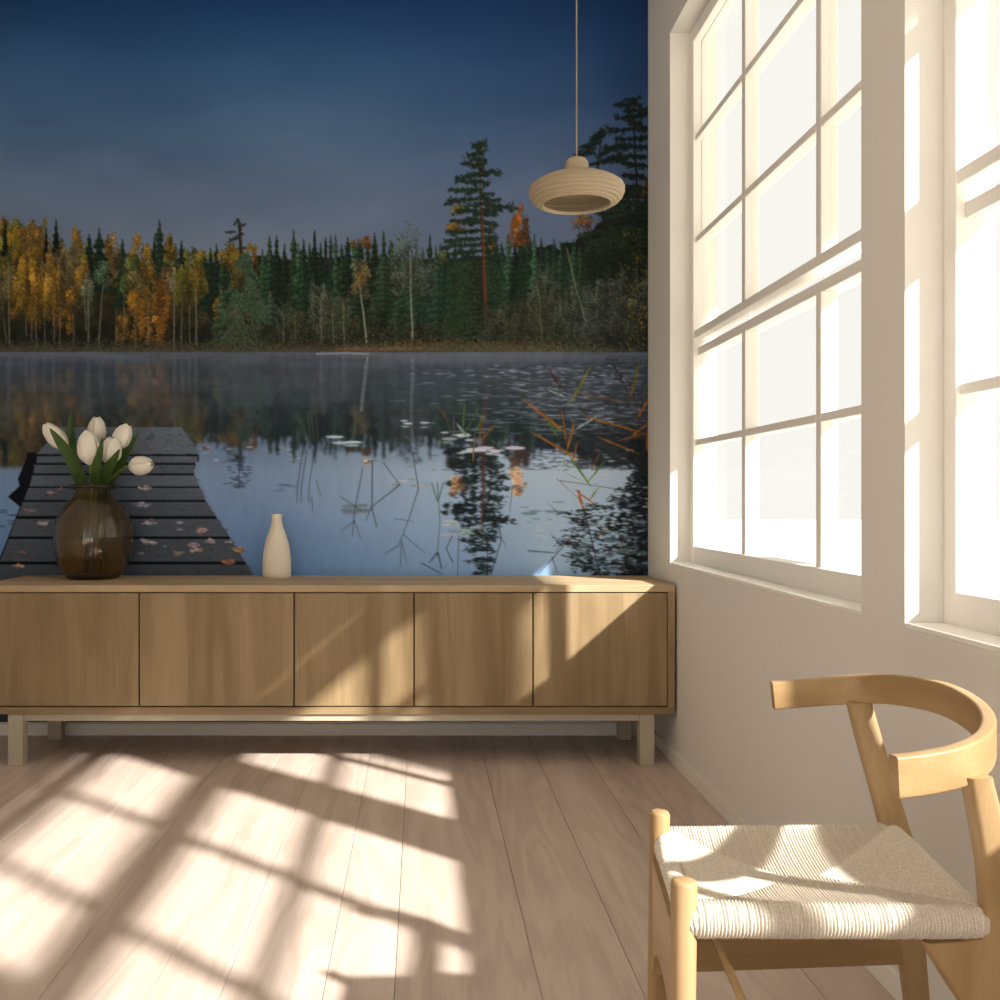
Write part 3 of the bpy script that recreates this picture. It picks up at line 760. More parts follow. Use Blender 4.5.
    stalk([(577, 490), (584, 515), (596, 560), (600, 574)], .9, (40, 30, 32)); stalk([(556, 478), (586, 505)], .5, (70, 52, 50)); stalk([(614, 520), (622, 548), (634, 574)], .7, (60, 40, 32)); stalk([(600, 420), (590, 468)], .7, (58, 36, 30)); stalk([(598, 536), (607, 524)], .8, (120, 70, 40)); stalk([(560, 480), (648, 493)], .6, (66, 50, 48))
    # mirrored snag left of centre
    for i in range(60):
        t = rg.random(); ell(238 + rg.normal(0, 5) * (1.2 - abs(t - .5)), 458 + t * 30, 2.4, .7, (52, 62, 76), .8)
    seg(240, 452, 238, 488, .5, .4, (46, 52, 62), .9)
    for i in range(5): x = 300 + i * 3.4; stalk([(x + rg.normal(0, 3), 408 + rg.random() * 14), (x + 4, 440)], .45, (96, 104, 60), .6)
    stalk([(355, 405), (354, 440)], .5, (90, 92, 50), .6)
    # reed blades, green and orange
    def blade(x0, y0, x1, y1, w, col, bend=0.):
        mx, my = (x0 + x1) / 2 + bend, (y0 + y1) / 2; P = [((1 - t) ** 2 * x0 + 2 * t * (1 - t) * mx + t * t * x1, (1 - t) ** 2 * y0 + 2 * t * (1 - t) * my + t * t * y1) for t in np.linspace(0, 1, 7)]
        ws = [.3, .75, 1, 1, .8, .55, .15]; col = np.array(col) * A(.74, .76, .7); w = w * .9
        for i in range(6): seg(*P[i], *P[i + 1], w * ws[i], w * ws[i + 1], np.array(col) * (1 + .12 * np.sin(i * 2)), .95)
    G1 = (92, 118, 48); G2 = (70, 96, 60); OR = (172, 98, 36); OR2 = (150, 86, 38); PL = (160, 172, 170)
    for b in [(462, 428, 464, 400, 1., G1, 0), (464, 432, 480, 404, 1., G2, 1), (474, 432, 484, 412, 1., G1, 1), (468, 438, 455, 422, 1.6, (140, 160, 150), 0), (478, 442, 482, 410, .7, OR2, 1), (480, 440, 496, 422, .8, OR2, 0), (472, 462, 474, 432, .9, (150, 110, 60), 0), (452, 436, 442, 408, .7, (90, 84, 60), 0), (500, 446, 508, 424, .8, G2, 1), (488, 438, 506, 450, .8, G2, 0), (446, 418, 434, 402, .5, OR2, 0), (453, 440, 453, 415, .5, (120, 112, 90), 0),
              (580, 460, 528, 430, 1.3, OR, 0), (565, 433, 519, 397, 1.5, OR, 2), (560, 430, 543, 422, .9, G1, 0), (556, 436, 546, 418, .9, G1, 0), (565, 442, 560, 406, 1., OR2, 1), (566, 450, 574, 420, 1.4, OR, 0), (571, 462, 577, 440, 1., OR2, 0), (568, 404, 590, 364, 1.3, (130, 120, 34), 2), (565, 397, 544, 388, .9, PL, 0), (574, 429, 599, 414, 1.2, PL, 0), (574, 392, 628, 402, .7, OR2, -2), (580, 414, 648, 434, 1.1, OR, -2), (596, 436, 640, 454, 1., OR, 0), (630, 436, 648, 422, 1.2, OR, 0), (617, 440, 648, 432, .9, OR2, 0), (636, 418, 648, 398, 1.3, OR, 0), (629, 398, 638, 362, 1.3, (128, 104, 34), 1), (646, 450, 648, 425, 2., OR, 0),
              (590, 486, 566, 452, 1.1, G1, 0), (586, 482, 607, 456, .9, G1, 1), (576, 474, 550, 452, .6, PL, 0), (584, 482, 560, 470, .6, (150, 150, 140), 0), (588, 500, 598, 486, 1., (120, 124, 50), 0), (590, 470, 600, 450, .7, OR2, 0), (596, 505, 572, 488, .9, (170, 96, 70), 0), (582, 508, 576, 488, 1.8, (196, 118, 80), 0), (560, 515, 545, 500, .4, (96, 70, 64), 0)]:
        blade(*b)
    for i in range(26): t = rg.random(); ell(549 + t * 12 + rg.normal(0, .8), 370 + t * 18 + rg.normal(0, 1), 1.5, 1., (56, 36, 34), .9)
    for i in range(40): t = rg.random(); ell(606 + t * 24 + rg.normal(0, 3), 358 + t * 32 + rg.normal(0, 3), 1.5, 1., (44, 34, 36), .8)
    stalk([(633, 392), (640, 440), (648, 480)], .6, (46, 34, 32)); stalk([(555, 380), (560, 405)], .4, (70, 56, 50))
    # ---------- jetty
    pad = A(12, 14, 18)
    poly([(28, 454), (46, 454), (22, 494), (18, 478)], pad); poly([(8, 496), (30, 476), (32, 482), (20, 506)], pad); poly([(27, 452), (36, 452), (32, 486), (27, 486)], pad)
    xl = lambda y: np.interp(y, [427, 455, 480, 516, 537, 562, 574, 726], [60, 36, 31, 16, 8, -2, -12, -110]); xr = lambda y: np.interp(y, [427, 452, 470, 500, 530, 562, 574, 726], [181, 199, 193, 206, 226, 246, 253, 340])
    poly([(xl(y), y) for y in (456, 480, 516, 537, 562, 600, 726)] + [(xr(y) - 1, y) for y in (726, 600, 562, 530, 500, 470, 456)], (10, 12, 16))
    poly([(186, 452), (199, 455), (199, 461), (186, 461)], (12, 13, 16)); poly([(188, 460), (195, 460), (195, 468), (190, 466)], (14, 16, 20))
    pl = [(427, 453.5), (456, 462.5), (464.5, 473), (475, 486), (487.5, 499.5), (501.5, 515.5), (518.5, 536), (538.5, 561), (564, 590), (594, 628), (632, 674), (678, 726)]
    for i, (a, b) in enumerate(pl):
        k = .80 + .14 * rg.random(); c = np.array((92, 95, 99)) * k * (1.0 - .035 * i)
        poly([(xl(a) + (i > 0) * rg.uniform(0, 2), a), (xr(a) - (i > 0) * rg.uniform(0, 2), a), (xr(b) - (0 if i == 0 else rg.uniform(0, 2)), b), (xl(b) + (0 if i == 0 else rg.uniform(0, 2)), b)], c)
        if i == 0: poly([(xl(440), 440), (xr(440), 440), (xr(440.6), 440.6), (xl(440.6), 440.6)], c * .85); poly([(60, 427), (181, 427), (181, 428), (60, 428)], (120, 128, 140))
        n = int((b - a) * 60); u = rg.random(n); y = a + rg.random(n) * (b - a - 1.5); x = xl(y) + 1 + u * (xr(y) - xl(y) - 6)
        pts(x, y, shade(n, c, .07, 2), 16, 1)
        n = int((b - a) * 1); y = a + rg.random(n) * (b - a - 1); x = xl(y) + rg.random(n) * (xr(y) - xl(y) - 4); pts(x, y, shade(n, c * .45, .3, 3), 6, 1)
        seg(xl(a) + 1, a + .4, xr(a) - 1, a + .4, .4, .4, c * 1.2, .5); seg(xl(b) + 1, b + 1.1, xr(b) - 1, b + 1.1, .9 + .05 * i, .9 + .05 * i, (9, 11, 14), 1.)
    def leaf(x, y, r, col):
        for _ in range(int(6 + r * 3)): ell(x + rg.normal(0, r * .55), y + rg.normal(0, r * .2), r * .38, r * .17, shade(1, col, .3, 6)[0], .95)
        ell(x, y + r * .45, r * .8, .5, (30, 28, 30), .6)
    for x, y, r, c in [(145, 488, 5, (142, 128, 124)), (142, 504, 6, (128, 118, 120)), (136, 503, 3, (110, 90, 86)), (150, 522, 5, (146, 130, 126)), (180, 522, 3, (150, 134, 128)), (201, 530, 5.5, (128, 102, 90)), (180, 529, 2.5, (140, 120, 110)), (149, 541, 5.5, (150, 134, 130)), (210, 541, 5, (140, 118, 118)), (193, 545, 5, (132, 112, 112)), (197, 549, 5, (150, 126, 112)), (179, 552, 4, (146, 116, 96)), (239, 549, 5.5, (150, 112, 80)), (228, 541, 3, (150, 130, 120)), (227, 561, 5, (136, 84, 58)), (141, 553, 3, (120, 100, 96)), (165, 546, 2, (110, 110, 116)), (43, 523, 5, (140, 120, 110)), (50, 492, 4, (140, 116, 108)), (60, 489, 4, (110, 84, 74)), (28, 510, 5, (96, 80, 80)), (22, 552, 3.5, (120, 88, 76)), (19, 565, 4, (150, 116, 88)), (150, 448, 2.5, (110, 84, 76)), (132, 450, 2, (130, 70, 50)), (167, 449, 3, (96, 84, 84)), (149, 437, 3.5, (70, 72, 80)), (152, 434, 2.5, (80, 66, 64)), (205, 447, 4, (120, 92, 80)), (120, 620, 6, (140, 110, 90)), (220, 600, 6, (150, 110, 80))]:
        leaf(x, y, r, c)
    cv[:] = boxblur(boxblur(cv, 2, 0), 2, 1)
    # soft print: down-sample to one value per print unit
    out = cv.reshape(H // SS, SS, W // SS, SS, 3).mean((1, 3))
    return np.clip(out, 0, 255)

# ------------------------------------------------------------------ the printed mural
PXM = 212.7
def mural():
    img = paint_mural()
    x0, x1, y0, y1 = -78, 648, -30, 722
    img = img[y0 - MY0:y1 - MY0, x0 - MX0:x1 - MX0]
    h, w = img.shape[:2]
    c = img / 255.0
    lin = np.where(c <= 0.04045, c / 12.92, ((c + 0.055) / 1.055) ** 2.4)
    lin = lin * np.array(PRINT_GAIN)[None, None]
    lin = lin * np.minimum(1.0, 0.88 / np.maximum(lin.max(-1, keepdims=True), 1e-6))
    xs = (np.linspace(x0, x1, w) - 421) / PXM
    zs = 1.114 - (np.linspace(y0, y1, h) - 498) / PXM
    gx, gz = np.meshgrid(xs, zs)
    yf = YB - 0.004
    top = np.stack([gx, np.full_like(gx, yf), gz], -1).reshape(-1, 3)
    idx = np.arange(h * w).reshape(h, w)
    quads = np.stack([idx[:-1, :-1], idx[1:, :-1], idx[1:, 1:], idx[:-1, 1:]], -1).reshape(-1, 4)
    # back and edges of the paper
    nb = h * w
    back = np.array([[xs[0], YB, zs[0]], [xs[-1], YB, zs[0]], [xs[-1], YB, zs[-1]], [xs[0], YB, zs[-1]]])
    c4 = [idx[0, 0], idx[0, -1], idx[-1, -1], idx[-1, 0]]
    ext = np.array([[nb, nb + 1, nb + 2, nb + 3]] + [[c4[k], c4[(k + 1) % 4], nb + (k + 1) % 4, nb + k] for k in range(4)])
    verts = np.concatenate([top, back]).astype(np.float32)
    faces = np.concatenate([quads, ext]).astype(np.int32)
    me = bpy.data.meshes.new('wall_mural')
    me.vertices.add(len(verts)); me.vertices.foreach_set('co', verts.ravel())
    me.loops.add(faces.size); me.loops.foreach_set('vertex_index', faces.ravel())
    me.polygons.add(len(faces)); me.polygons.foreach_set('loop_start', np.arange(0, faces.size, 4, dtype=np.int32))
    me.update(calc_edges=True)
    at = me.color_attributes.new('print', 'FLOAT_COLOR', 'POINT')
    rgba = np.ones((len(verts), 4), np.float32)
    rgba[:nb, :3] = lin.reshape(-1, 3)
    rgba[nb:, :3] = 0.6
    at.data.foreach_set('color', rgba.ravel())
    return link_mesh('wall_mural', me, M['print'])
PRINT_GAIN = (1.6, 1.9, 2.4)
tag(mural(), 'wall-size photo mural of a misty autumn lake with a wooden jetty', 'mural')

# ------------------------------------------------------------------ sideboard
YF, YK = 4.128, 4.64
SX0, SX1 = -1.85, 1.056
sb = empty('sideboard', ((SX0 + SX1) / 2, (YF + YK) / 2, 0))
tag(sb, 'long low oak sideboard with five flat doors on pale legs', 'sideboard')
def P(px): return (px - 421) / 240.6
box('top', SX0, SX1, YF, YK, 0.7225, 0.752, M['oak_top_lit'], sb, 0.002)
box('side_panel', SX0, SX0 + 0.03, YF, YK, 0.2445, 0.7225, M['oak_v'], sb, 0.0015)
box('side_panel', SX1 - 0.03, SX1, YF, YK, 0.2445, 0.7225, M['oak_v'], sb, 0.0015)
box('bottom_panel', SX0, SX1, YF, YK, 0.2140, 0.2445, M['oak_h'], sb, 0.002)
box('carcass', SX0 + 0.03, SX1 - 0.03, YF + 0.024, YK, 0.2445, 0.7225, M['dark_inside'], sb)
dx = [SX0 + 0.03, P(139), P(294), P(414), P(533), SX1 - 0.03]
for i in range(5):
    box('door', dx[i] + 0.003, dx[i + 1] - 0.003, YF + 0.001, YF + 0.021, 0.2495, 0.7180, M['oak_v'], sb, 0.0015)
box('front_rail', P(22), P(640), YF + 0.012, YF + 0.052, 0.184, 0.2135, M['leg_paint'], sb, 0.002)
box('back_rail', P(22), P(640), YK - 0.06, YK - 0.02, 0.165, 0.2135, M['leg_paint'], sb, 0.002)
for xa, xb in ((P(7), P(22)), (P(640), P(655))):
    box('leg', xa, xb, YF + 0.006, YF + 0.06, 0.0, 0.2135, M['leg_paint'], sb, 0.003)
    box('leg', xa, xb, YK - 0.065, YK - 0.015, 0.0, 0.2135, M['leg_paint'], sb, 0.003)
    box('cross_rail', xa + 0.012, xb - 0.012, YF + 0.06, YK - 0.065, 0.184, 0.2135, M['leg_paint'], sb, 0.002)

# ------------------------------------------------------------------ brown glass vase with tulips
VX, VY, VZ = -1.477, 4.476, 0.752
out = [(0.0, 0.0), (0.108, 0.0), (0.118, 0.007), (0.137, 0.041), (0.152, 0.072), (0.163, 0.105), (0.171, 0.15), (0.174, 0.195), (0.168, 0.24), (0.154, 0.281), (0.134, 0.315), (0.112, 0.343), (0.089, 0.367), (0.076, 0.380), (0.073, 0.392), (0.082, 0.401), (0.104, 0.404), (0.111, 0.411), (0.110, 0.419), (0.102, 0.4225)]
inn = [(0.074, 0.414), (0.065, 0.398), (0.067, 0.382), (0.080, 0.366), (0.104, 0.342), (0.127, 0.313), (0.147, 0.280), (0.161, 0.24), (0.167, 0.195), (0.164, 0.15), (0.156, 0.106), (0.144, 0.073), (0.128, 0.044), (0.105, 0.018), (0.0, 0.014)]
vase = empty('glass_vase', (VX, VY, VZ))
tag(vase, 'bulbous brown glass vase with flared lip, holding white tulips', 'vase')
lathe('body', out + inn, (VX, VY, VZ), M['brown_glass'], vase, 64)
wat = [(0.0, 0.0155), (0.1035, 0.0195), (0.1265, 0.0455), (0.1425, 0.0745), (0.150, 0.092), (0.0, 0.092)]
lathe('water', wat, (VX, VY, VZ), M['water'], vase, 48)

def Q(px, py, y):                       # a spot in the bouquet: print of the photo's layout at depth y
    k = 993.0 / y
    return Vector(((px - 421) / k, y, 1.114 - (py - 498) / k))

def petal_mesh(L, W, bulge, mat, base, axis, roll, parent, tipin=0.75):
    """one cupped petal along axis, its back turned outwards by roll"""
    axis = axis.normalized()
    s = axis.cross(Vector((0, 1, 0.001))).normalized()
    t = axis.cross(s).normalized()
    e1 = s * math.cos(roll) + t * math.sin(roll)      # outward
    e2 = axis.cross(e1).normalized()
    nu, nv = 9, 12
    vs, fs = [], []
    for lay in (0, 1):
        for j in range(nv + 1):
            v = j / nv
            rad = bulge * (1 - (1 - min(1, v / 0.42)) ** 2.2) * (1.0 if v < 0.42 else 1 - 0.72 * ((v - 0.42) / 0.58) ** 2.6)
            wid = (0.45 + 0.75 * math.sin(math.pi * min(1, v * 0.62 + 0.10)) ** 0.8) * (1 if v < 0.72 else 1 - 0.75 * ((v - 0.72) / 0.28) ** 1.7)
            for i in range(nu + 1):
                u = i / nu * 2 - 1
                ang = u * wid * W
                r = rad - lay * 0.0016 + 0.0030 * abs(u) ** 3 - 0.0022 * math.exp(-(u / 0.12) ** 2)
                p = base + axis * (v * L) + (e1 * math.cos(ang) + e2 * math.sin(ang)) * max(r, 0.0008)
                vs.append(tuple(p))
    n1 = (nu + 1) * (nv + 1)
    for j in range(nv):
        for i in range(nu):
            a = j * (nu + 1) + i
            fs.append((a, a + 1, a + nu + 2, a + nu + 1))
            fs.append((n1 + a, n1 + a + nu + 1, n1 + a + nu + 2, n1 + a + 1))
    ring = [i for i in range(nu + 1)] + [j * (nu + 1) + nu for j in range(1, nv + 1)] + [nv * (nu + 1) + i for i in range(nu - 1, -1, -1)] + [j * (nu + 1) for j in range(nv - 1, 0, -1)]
    for k in range(len(ring)):
        a, b = ring[k], ring[(k + 1) % len(ring)]
        fs.append((a, n1 + a, n1 + b, b))
    me = bpy.data.meshes.new('petal')
    me.from_pydata(vs, [], fs)
    bm = bmesh.new(); bm.from_mesh(me); bpy.data.meshes.remove(me)
    return auto_smooth(from_bm('petal', bm, mat, parent), 60)

def leaf_mesh(pts, width, parent, name='leaf', face=Vector((0, -1, 0.25))):
    pts = catmull(pts, 7)
    n = len(pts)
    vs, fs = [], []
    nu = 6
    for lay in (0, 1):
        for j, p in enumerate(pts):
            t = j / (n - 1)
            d = (pts[min(n - 1, j + 1)] - pts[max(0, j - 1)]).normalized()
            s = d.cross(face).normalized()
            nrm = s.cross(d).normalized()
            w = width * (0.35 + 0.65 * math.sin(math.pi * min(1.0, 0.12 + t * 0.75))) * (1 - t ** 5) + 0.0006
            for i in range(nu + 1):
                u = i / nu * 2 - 1
                fold = -abs(u) ** 1.5 * w * 0.35 - lay * 0.0014
                vs.append(tuple(p + s * (u * w) - nrm * fold))
    m = n * (nu + 1)
    for j in range(n - 1):
        for i in range(nu):
            a = j * (nu + 1) + i
            fs.append((a, a + 1, a + nu + 2, a + nu + 1)); fs.append((m + a, m + a + nu + 1, m + a + nu + 2, m + a + 1))
    ring = [i for i in range(nu + 1)] + [j * (nu + 1) + nu for j in range(1, n)] + [(n - 1) * (nu + 1) + i for i in range(nu - 1, -1, -1)] + [j * (nu + 1) for j in range(n - 2, 0, -1)]
    for k in range(len(ring)):
        a, b = ring[k], ring[(k + 1) % len(ring)]
        fs.append((a, m + a, m + b, b))
    me = bpy.data.meshes.new(name)
    me.from_pydata(vs, [], fs)
    bm = bmesh.new(); bm.from_mesh(me); bpy.data.meshes.remove(me)
    return auto_smooth(from_bm(name, bm, M['leaf'], parent), 60)

NECK = Vector((VX, VY, VZ + 0.40))
# bloom centre px, depth, axis direction (x, y, z), length, radius, leaf (points px, py, dy) or None, label
TUL = [
    ((56, 437), 4.45, (-0.66, -0.10, 0.75), 0.150, 0.040, [(84, 484, .0), (73, 462, -.07), (60, 442, -.11), (49.5, 428, -.13)], .027, 'white tulip leaning far left out of the brown vase'),
    ((96.5, 431), 4.53, (0.02, 0.05, 1.0), 0.130, 0.041, [(80, 484, .05), (74, 462, .05), (71, 435, .05), (71.5, 410, .04)], .029, 'white tulip standing highest, at the back of the bouquet'),
    ((89, 448), 4.40, (-0.06, -0.05, 1.0), 0.158, 0.048, None, 0, 'large white tulip at the front middle of the bouquet'),
    ((110.5, 451), 4.42, (0.18, -0.1, 1.0), 0.128, 0.046, [(95, 485, -.03), (97, 470, -.09), (100, 455, -.125), (103, 437, -.14)], .024, 'white tulip right of the large front bloom'),
    ((122.5, 437), 4.49, (0.42, 0.0, 0.9), 0.125, 0.041, [(103, 485, -.02), (108, 472, -.08), (114, 461, -.11), (120, 449, -.125)], .028, 'white tulip leaning right behind the other front blooms'),
    ((140.5, 465.5), 4.43, (1.0, -0.15, 0.10), 0.118, 0.042, [(109, 485, .03), (119, 466, .03), (128, 449, .02), (139, 432, .01)], .026, 'drooping white tulip pointing sideways at right of the vase'),
]
for i, ((px, py), y, ax, L, R_, lf, lw, lab) in enumerate(TUL):
    a = Vector(ax).normalized()
    c = Q(px, py, y)
    base = c - a * (L * 0.5)
    th = 2 * math.pi * i / 6
    foot = Vector((VX + 0.05 * math.cos(th), VY + 0.05 * math.sin(th), VZ + 0.03))
    neck = NECK + Vector((0.035 * math.cos(th + 2.6), 0.030 * math.sin(th + 2.6), 0))
    neck.x = VX + max(-0.04, min(0.04, (c.x - VX) * 0.25))
    t = empty('tulip', foot)
    tag(t, lab, 'flower', 'white tulips in the brown vase')
    mid = neck + (base - neck) * 0.5 + Vector((0, 0, 0.02))
    pts = catmull([foot, foot * 0.5 + neck * 0.5, neck, mid, base - a * 0.012, base], 6)
    tube('stem', pts, [0.0055] * len(pts), M['stem'], t, 10)
    bl = lathe('flower_head', [(0.0, -0.006), (0.006, -0.004), (0.010, 0.0), (0.008, 0.006), (0.005, 0.03), (0.0, 0.034)], (0, 0, 0), M['stem'], None, 16)
    bl.data.transform(Matrix.Translation(base - foot) @ a.to_track_quat('Z', 'Y').to_matrix().to_4x4())
    bl.parent = t
    for k in range(3): petal_mesh(L * 0.97, 1.05, R_ * 0.90, M['petal'], base, a, k * 2.094 + 0.6 + i, bl)
    for k in range(3): petal_mesh(L, 0.82, R_, M['petal'], base, a, k * 2.094 + 1.65 + i, bl)
    if lf:
        P3 = [Q(u, v, VY + d) for u, v, d in lf]
        leaf_mesh([Vector((VX + (P3[0].x - VX) * .7, VY, VZ + 0.17)), Vector((VX + max(-.05, min(.05, (P3[0].x - VX))), VY + lf[0][2] * .5, VZ + 0.385))] + P3[1:], lw, t)

# ------------------------------------------------------------------ small stoneware bottle
BX, BY = -0.660, 4.548
bot = [(0.0, 0.0), (0.060, 0.0), (0.0645, 0.006), (0.0655, 0.03), (0.0650, 0.08), (0.0615, 0.115), (0.054, 0.155), (0.044, 0.19), (0.034, 0.215), (0.027, 0.235), (0.0240, 0.252), (0.0232, 0.270), (0.0245, 0.286), (0.0235, 0.288), (0.0200, 0.287), (0.0190, 0.265), (0.0220, 0.235), (0.035, 0.205), (0.050, 0.150), (0.057, 0.09), (0.058, 0.02), (0.0, 0.014)]
bm_b = lathe('bottle_vase', [(r * 1.0, z) for r, z in bot], (BX, BY, 0.752), M['stoneware'], None, 56)
tag(bm_b, 'small cream stoneware bottle vase with narrow neck on the sideboard', 'vase')

# ------------------------------------------------------------------ pendant lamp
LX, LY = 0.564, 3.60
lamp = empty('pendant_lamp', (LX, LY, 2.163))
tag(lamp, 'ribbed beige pendant lamp hanging before the mural', 'pendant lamp')
ctrl = [(0.040, 2.290), (0.062, 2.285), (0.090, 2.278), (0.118, 2.268), (0.146, 2.254), (0.163, 2.242), (0.1680, 2.228), (0.164, 2.209), (0.152, 2.193), (0.134, 2.183), (0.120, 2.180)]
C = catmull([(r, 0, z) for r, z in ctrl], 13)
def ribbed(pts, amp, n, off):
    o = []
    for i, p in enumerate(pts):
        a = pts[max(0, i - 1)]; b = pts[min(len(pts) - 1, i + 1)]
        t = (b - a).normalized(); nr = Vector((-t.z, 0, t.x))
        s = i / (len(pts) - 1)
        q = p + nr * (off + amp * abs(math.sin(math.pi * n * s)))
        o.append((q.x, q.z))
    return o
outer = ribbed(C, 0.0048, 13, 0.0)
inner = ribbed(C, -0.0036, 13, -0.006)[::-1]
lathe('shade', outer + inner, (LX, LY, 0), M['lamp'], lamp, 72, close=True)
lathe('cap', [(0.0, 2.349), (0.018, 2.3475), (0.033, 2.341), (0.0405, 2.331), (0.0425, 2.318), (0.0425, 2.306), (0.0395, 2.294), (0.041, 2.286), (0.0, 2.282)], (LX, LY, 0), M['lamp'], lamp, 48)
lathe('bulb', [(0.0, 2.215), (0.018, 2.219), (0.027, 2.235), (0.024, 2.255), (0.013, 2.268), (0.013, 2.284), (0.0, 2.284)], (LX, LY, 0), M['bulb'], lamp, 28)
tube('cord', [(LX, LY, 2.35), (LX, LY, 3.0), (LX, LY, ZC - 0.03)], [0.0026] * 3, M['cord'], lamp, 8)
lathe('ceiling_rose', [(0.0, ZC), (0.05, ZC), (0.05, ZC - 0.022), (0.044, ZC - 0.03), (0.0, ZC - 0.032)], (LX, LY, 0), M['lamp'], lamp, 32)

# ------------------------------------------------------------------ woven chair
ch = empty('woven_chair', (0.62, 1.62, 0))
tag(ch, 'light oak chair with curved back rail and woven cord seat', 'chair')
def round_leg(x0, y0, x1, y1, ztop, r0, r1, mat):
    prof = [(r0, 0.0), (r0 + (r1 - r0) * 0.5, 0.2), (r1, ztop - 0.006), (r1 - 0.0025, ztop - 0.0015), (r1 - 0.006, ztop)]
    o = lathe('leg', prof, (0, 0, 0), mat, None, 32)
    for v in o.data.vertices:
        t = v.co.z / ztop
        v.co.x += x0 + (x1 - x0) * t; v.co.y += y0 + (y1 - y0) * t
    o.data.transform(Matrix.Translation(-ch.location)); o.parent = ch
    return o
round_leg(0.377, 1.443, 0.382, 1.443, 0.560, 0.017, 0.0190, M['chair_z'])
round_leg(0.417, 1.764, 0.423, 1.760, 0.560, 0.0165, 0.0180, M['chair_z'])

def shaped_leg(stations, thick):
    """stations: (z, x_front, x_back, y); swept board leg with rounded edges"""
    vs, fs = [], []
    n = None
    for z, xa, xb, y in stations:
        sec = rrect(xb - xa, thick, min(0.012, (xb - xa) * .3, thick * .35), 4)
        n = len(sec)
        for a, b in sec: vs.append(((xa + xb) / 2 + a, y + b, z))
    for i in range(len(stations) - 1):
        for k in range(n):
            k2 = (k + 1) % n
            fs.append((i * n + k, i * n + k2, (i + 1) * n + k2, (i + 1) * n + k))
    fs.append(tuple(range(n))[::-1]); fs.append(tuple((len(stations) - 1) * n + k for k in range(n)))
    me = bpy.data.meshes.new('leg'); me.from_pydata(vs, [], fs)
    bm = bmesh.new(); bm.from_mesh(me); bpy.data.meshes.remove(me)
    return auto_smooth(from_bm('leg', bm, M['chair_z'], ch), 45)
shaped_leg([(0.0, 0.849, 0.884, 1.452), (0.147, 0.836, 0.88, 1.45), (0.318, 0.814, 0.876, 1.448), (0.355, 0.801, 0.875, 1.448), (0.404, 0.767, 0.871, 1.446), (0.452, 0.737, 0.867, 1.445), (0.472, 0.727, 0.865, 1.444), (0.479, 0.800, 0.864, 1.444), (0.521, 0.811, 0.858, 1.44), (0.591, 0.799, 0.843, 1.427), (0.662, 0.78, 0.824, 1.413), (0.712, 0.766, 0.806, 1.404), (0.722, 0.763, 0.803, 1.402)], 0.032)
shaped_leg([(0.0, 0.896, 0.930, 1.800), (0.147, 0.884, 0.924, 1.800), (0.269, 0.868, 0.914, 1.801), (0.342, 0.850, 0.910, 1.802), (0.416, 0.815, 0.906, 1.803), (0.472, 0.792, 0.901, 1.804), (0.479, 0.830, 0.898, 1.804), (0.521, 0.834, 0.884, 1.808), (0.591, 0.826, 0.874, 1.835), (0.662, 0.818, 0.864, 1.866), (0.728, 0.808, 0.852, 1.884)], 0.032)

# curved back rail
CP = [(0.656, 1.377, 0.728), (0.704, 1.385, 0.731), (0.761, 1.401, 0.738), (0.816, 1.441, 0.746), (0.862, 1.509, 0.756), (0.890, 1.593, 0.764), (0.899, 1.690, 0.769), (0.888, 1.778, 0.766), (0.862, 1.848, 0.759), (0.818, 1.892, 0.749), (0.757, 1.911, 0.741), (0.679, 1.918, 0.733)]
pts = catmull(CP, 6)
secs = []
for i in range(len(pts)):
    t = i / (len(pts) - 1)
    secs.append(rrect(0.021, 0.053 + 0.006 * (1 - t), 0.0045, 4))
sweep('back_rail', pts, secs, M['chair_y'], ch)

# seat frame rails, under the cord
def bar(name, a, b, r, mat):
    tube(name, [Vector(a), (Vector(a) + Vector(b)) / 2, Vector(b)], [r] * 3, mat, ch, 14)
SC = {'nf': Vector((0.387, 1.436, 0)), 'nb': Vector((0.811, 1.434, 0)), 'ff': Vector((0.428, 1.771, 0)), 'fb': Vector((0.862, 1.806, 0))}
zr = 0.500
for a, b in (('nf', 'nb'), ('ff', 'fb'), ('nf', 'ff'), ('nb', 'fb')):
    pa, pb = SC[a].copy(), SC[b].copy(); pa.z = pb.z = zr
    cen = (SC['nf'] + SC['nb'] + SC['ff'] + SC['fb']) / 4; cen.z = zr
    bar('seat_rail', pa + (cen - pa) * 0.06, pb + (cen - pb) * 0.06, 0.012, M['chair_x'])

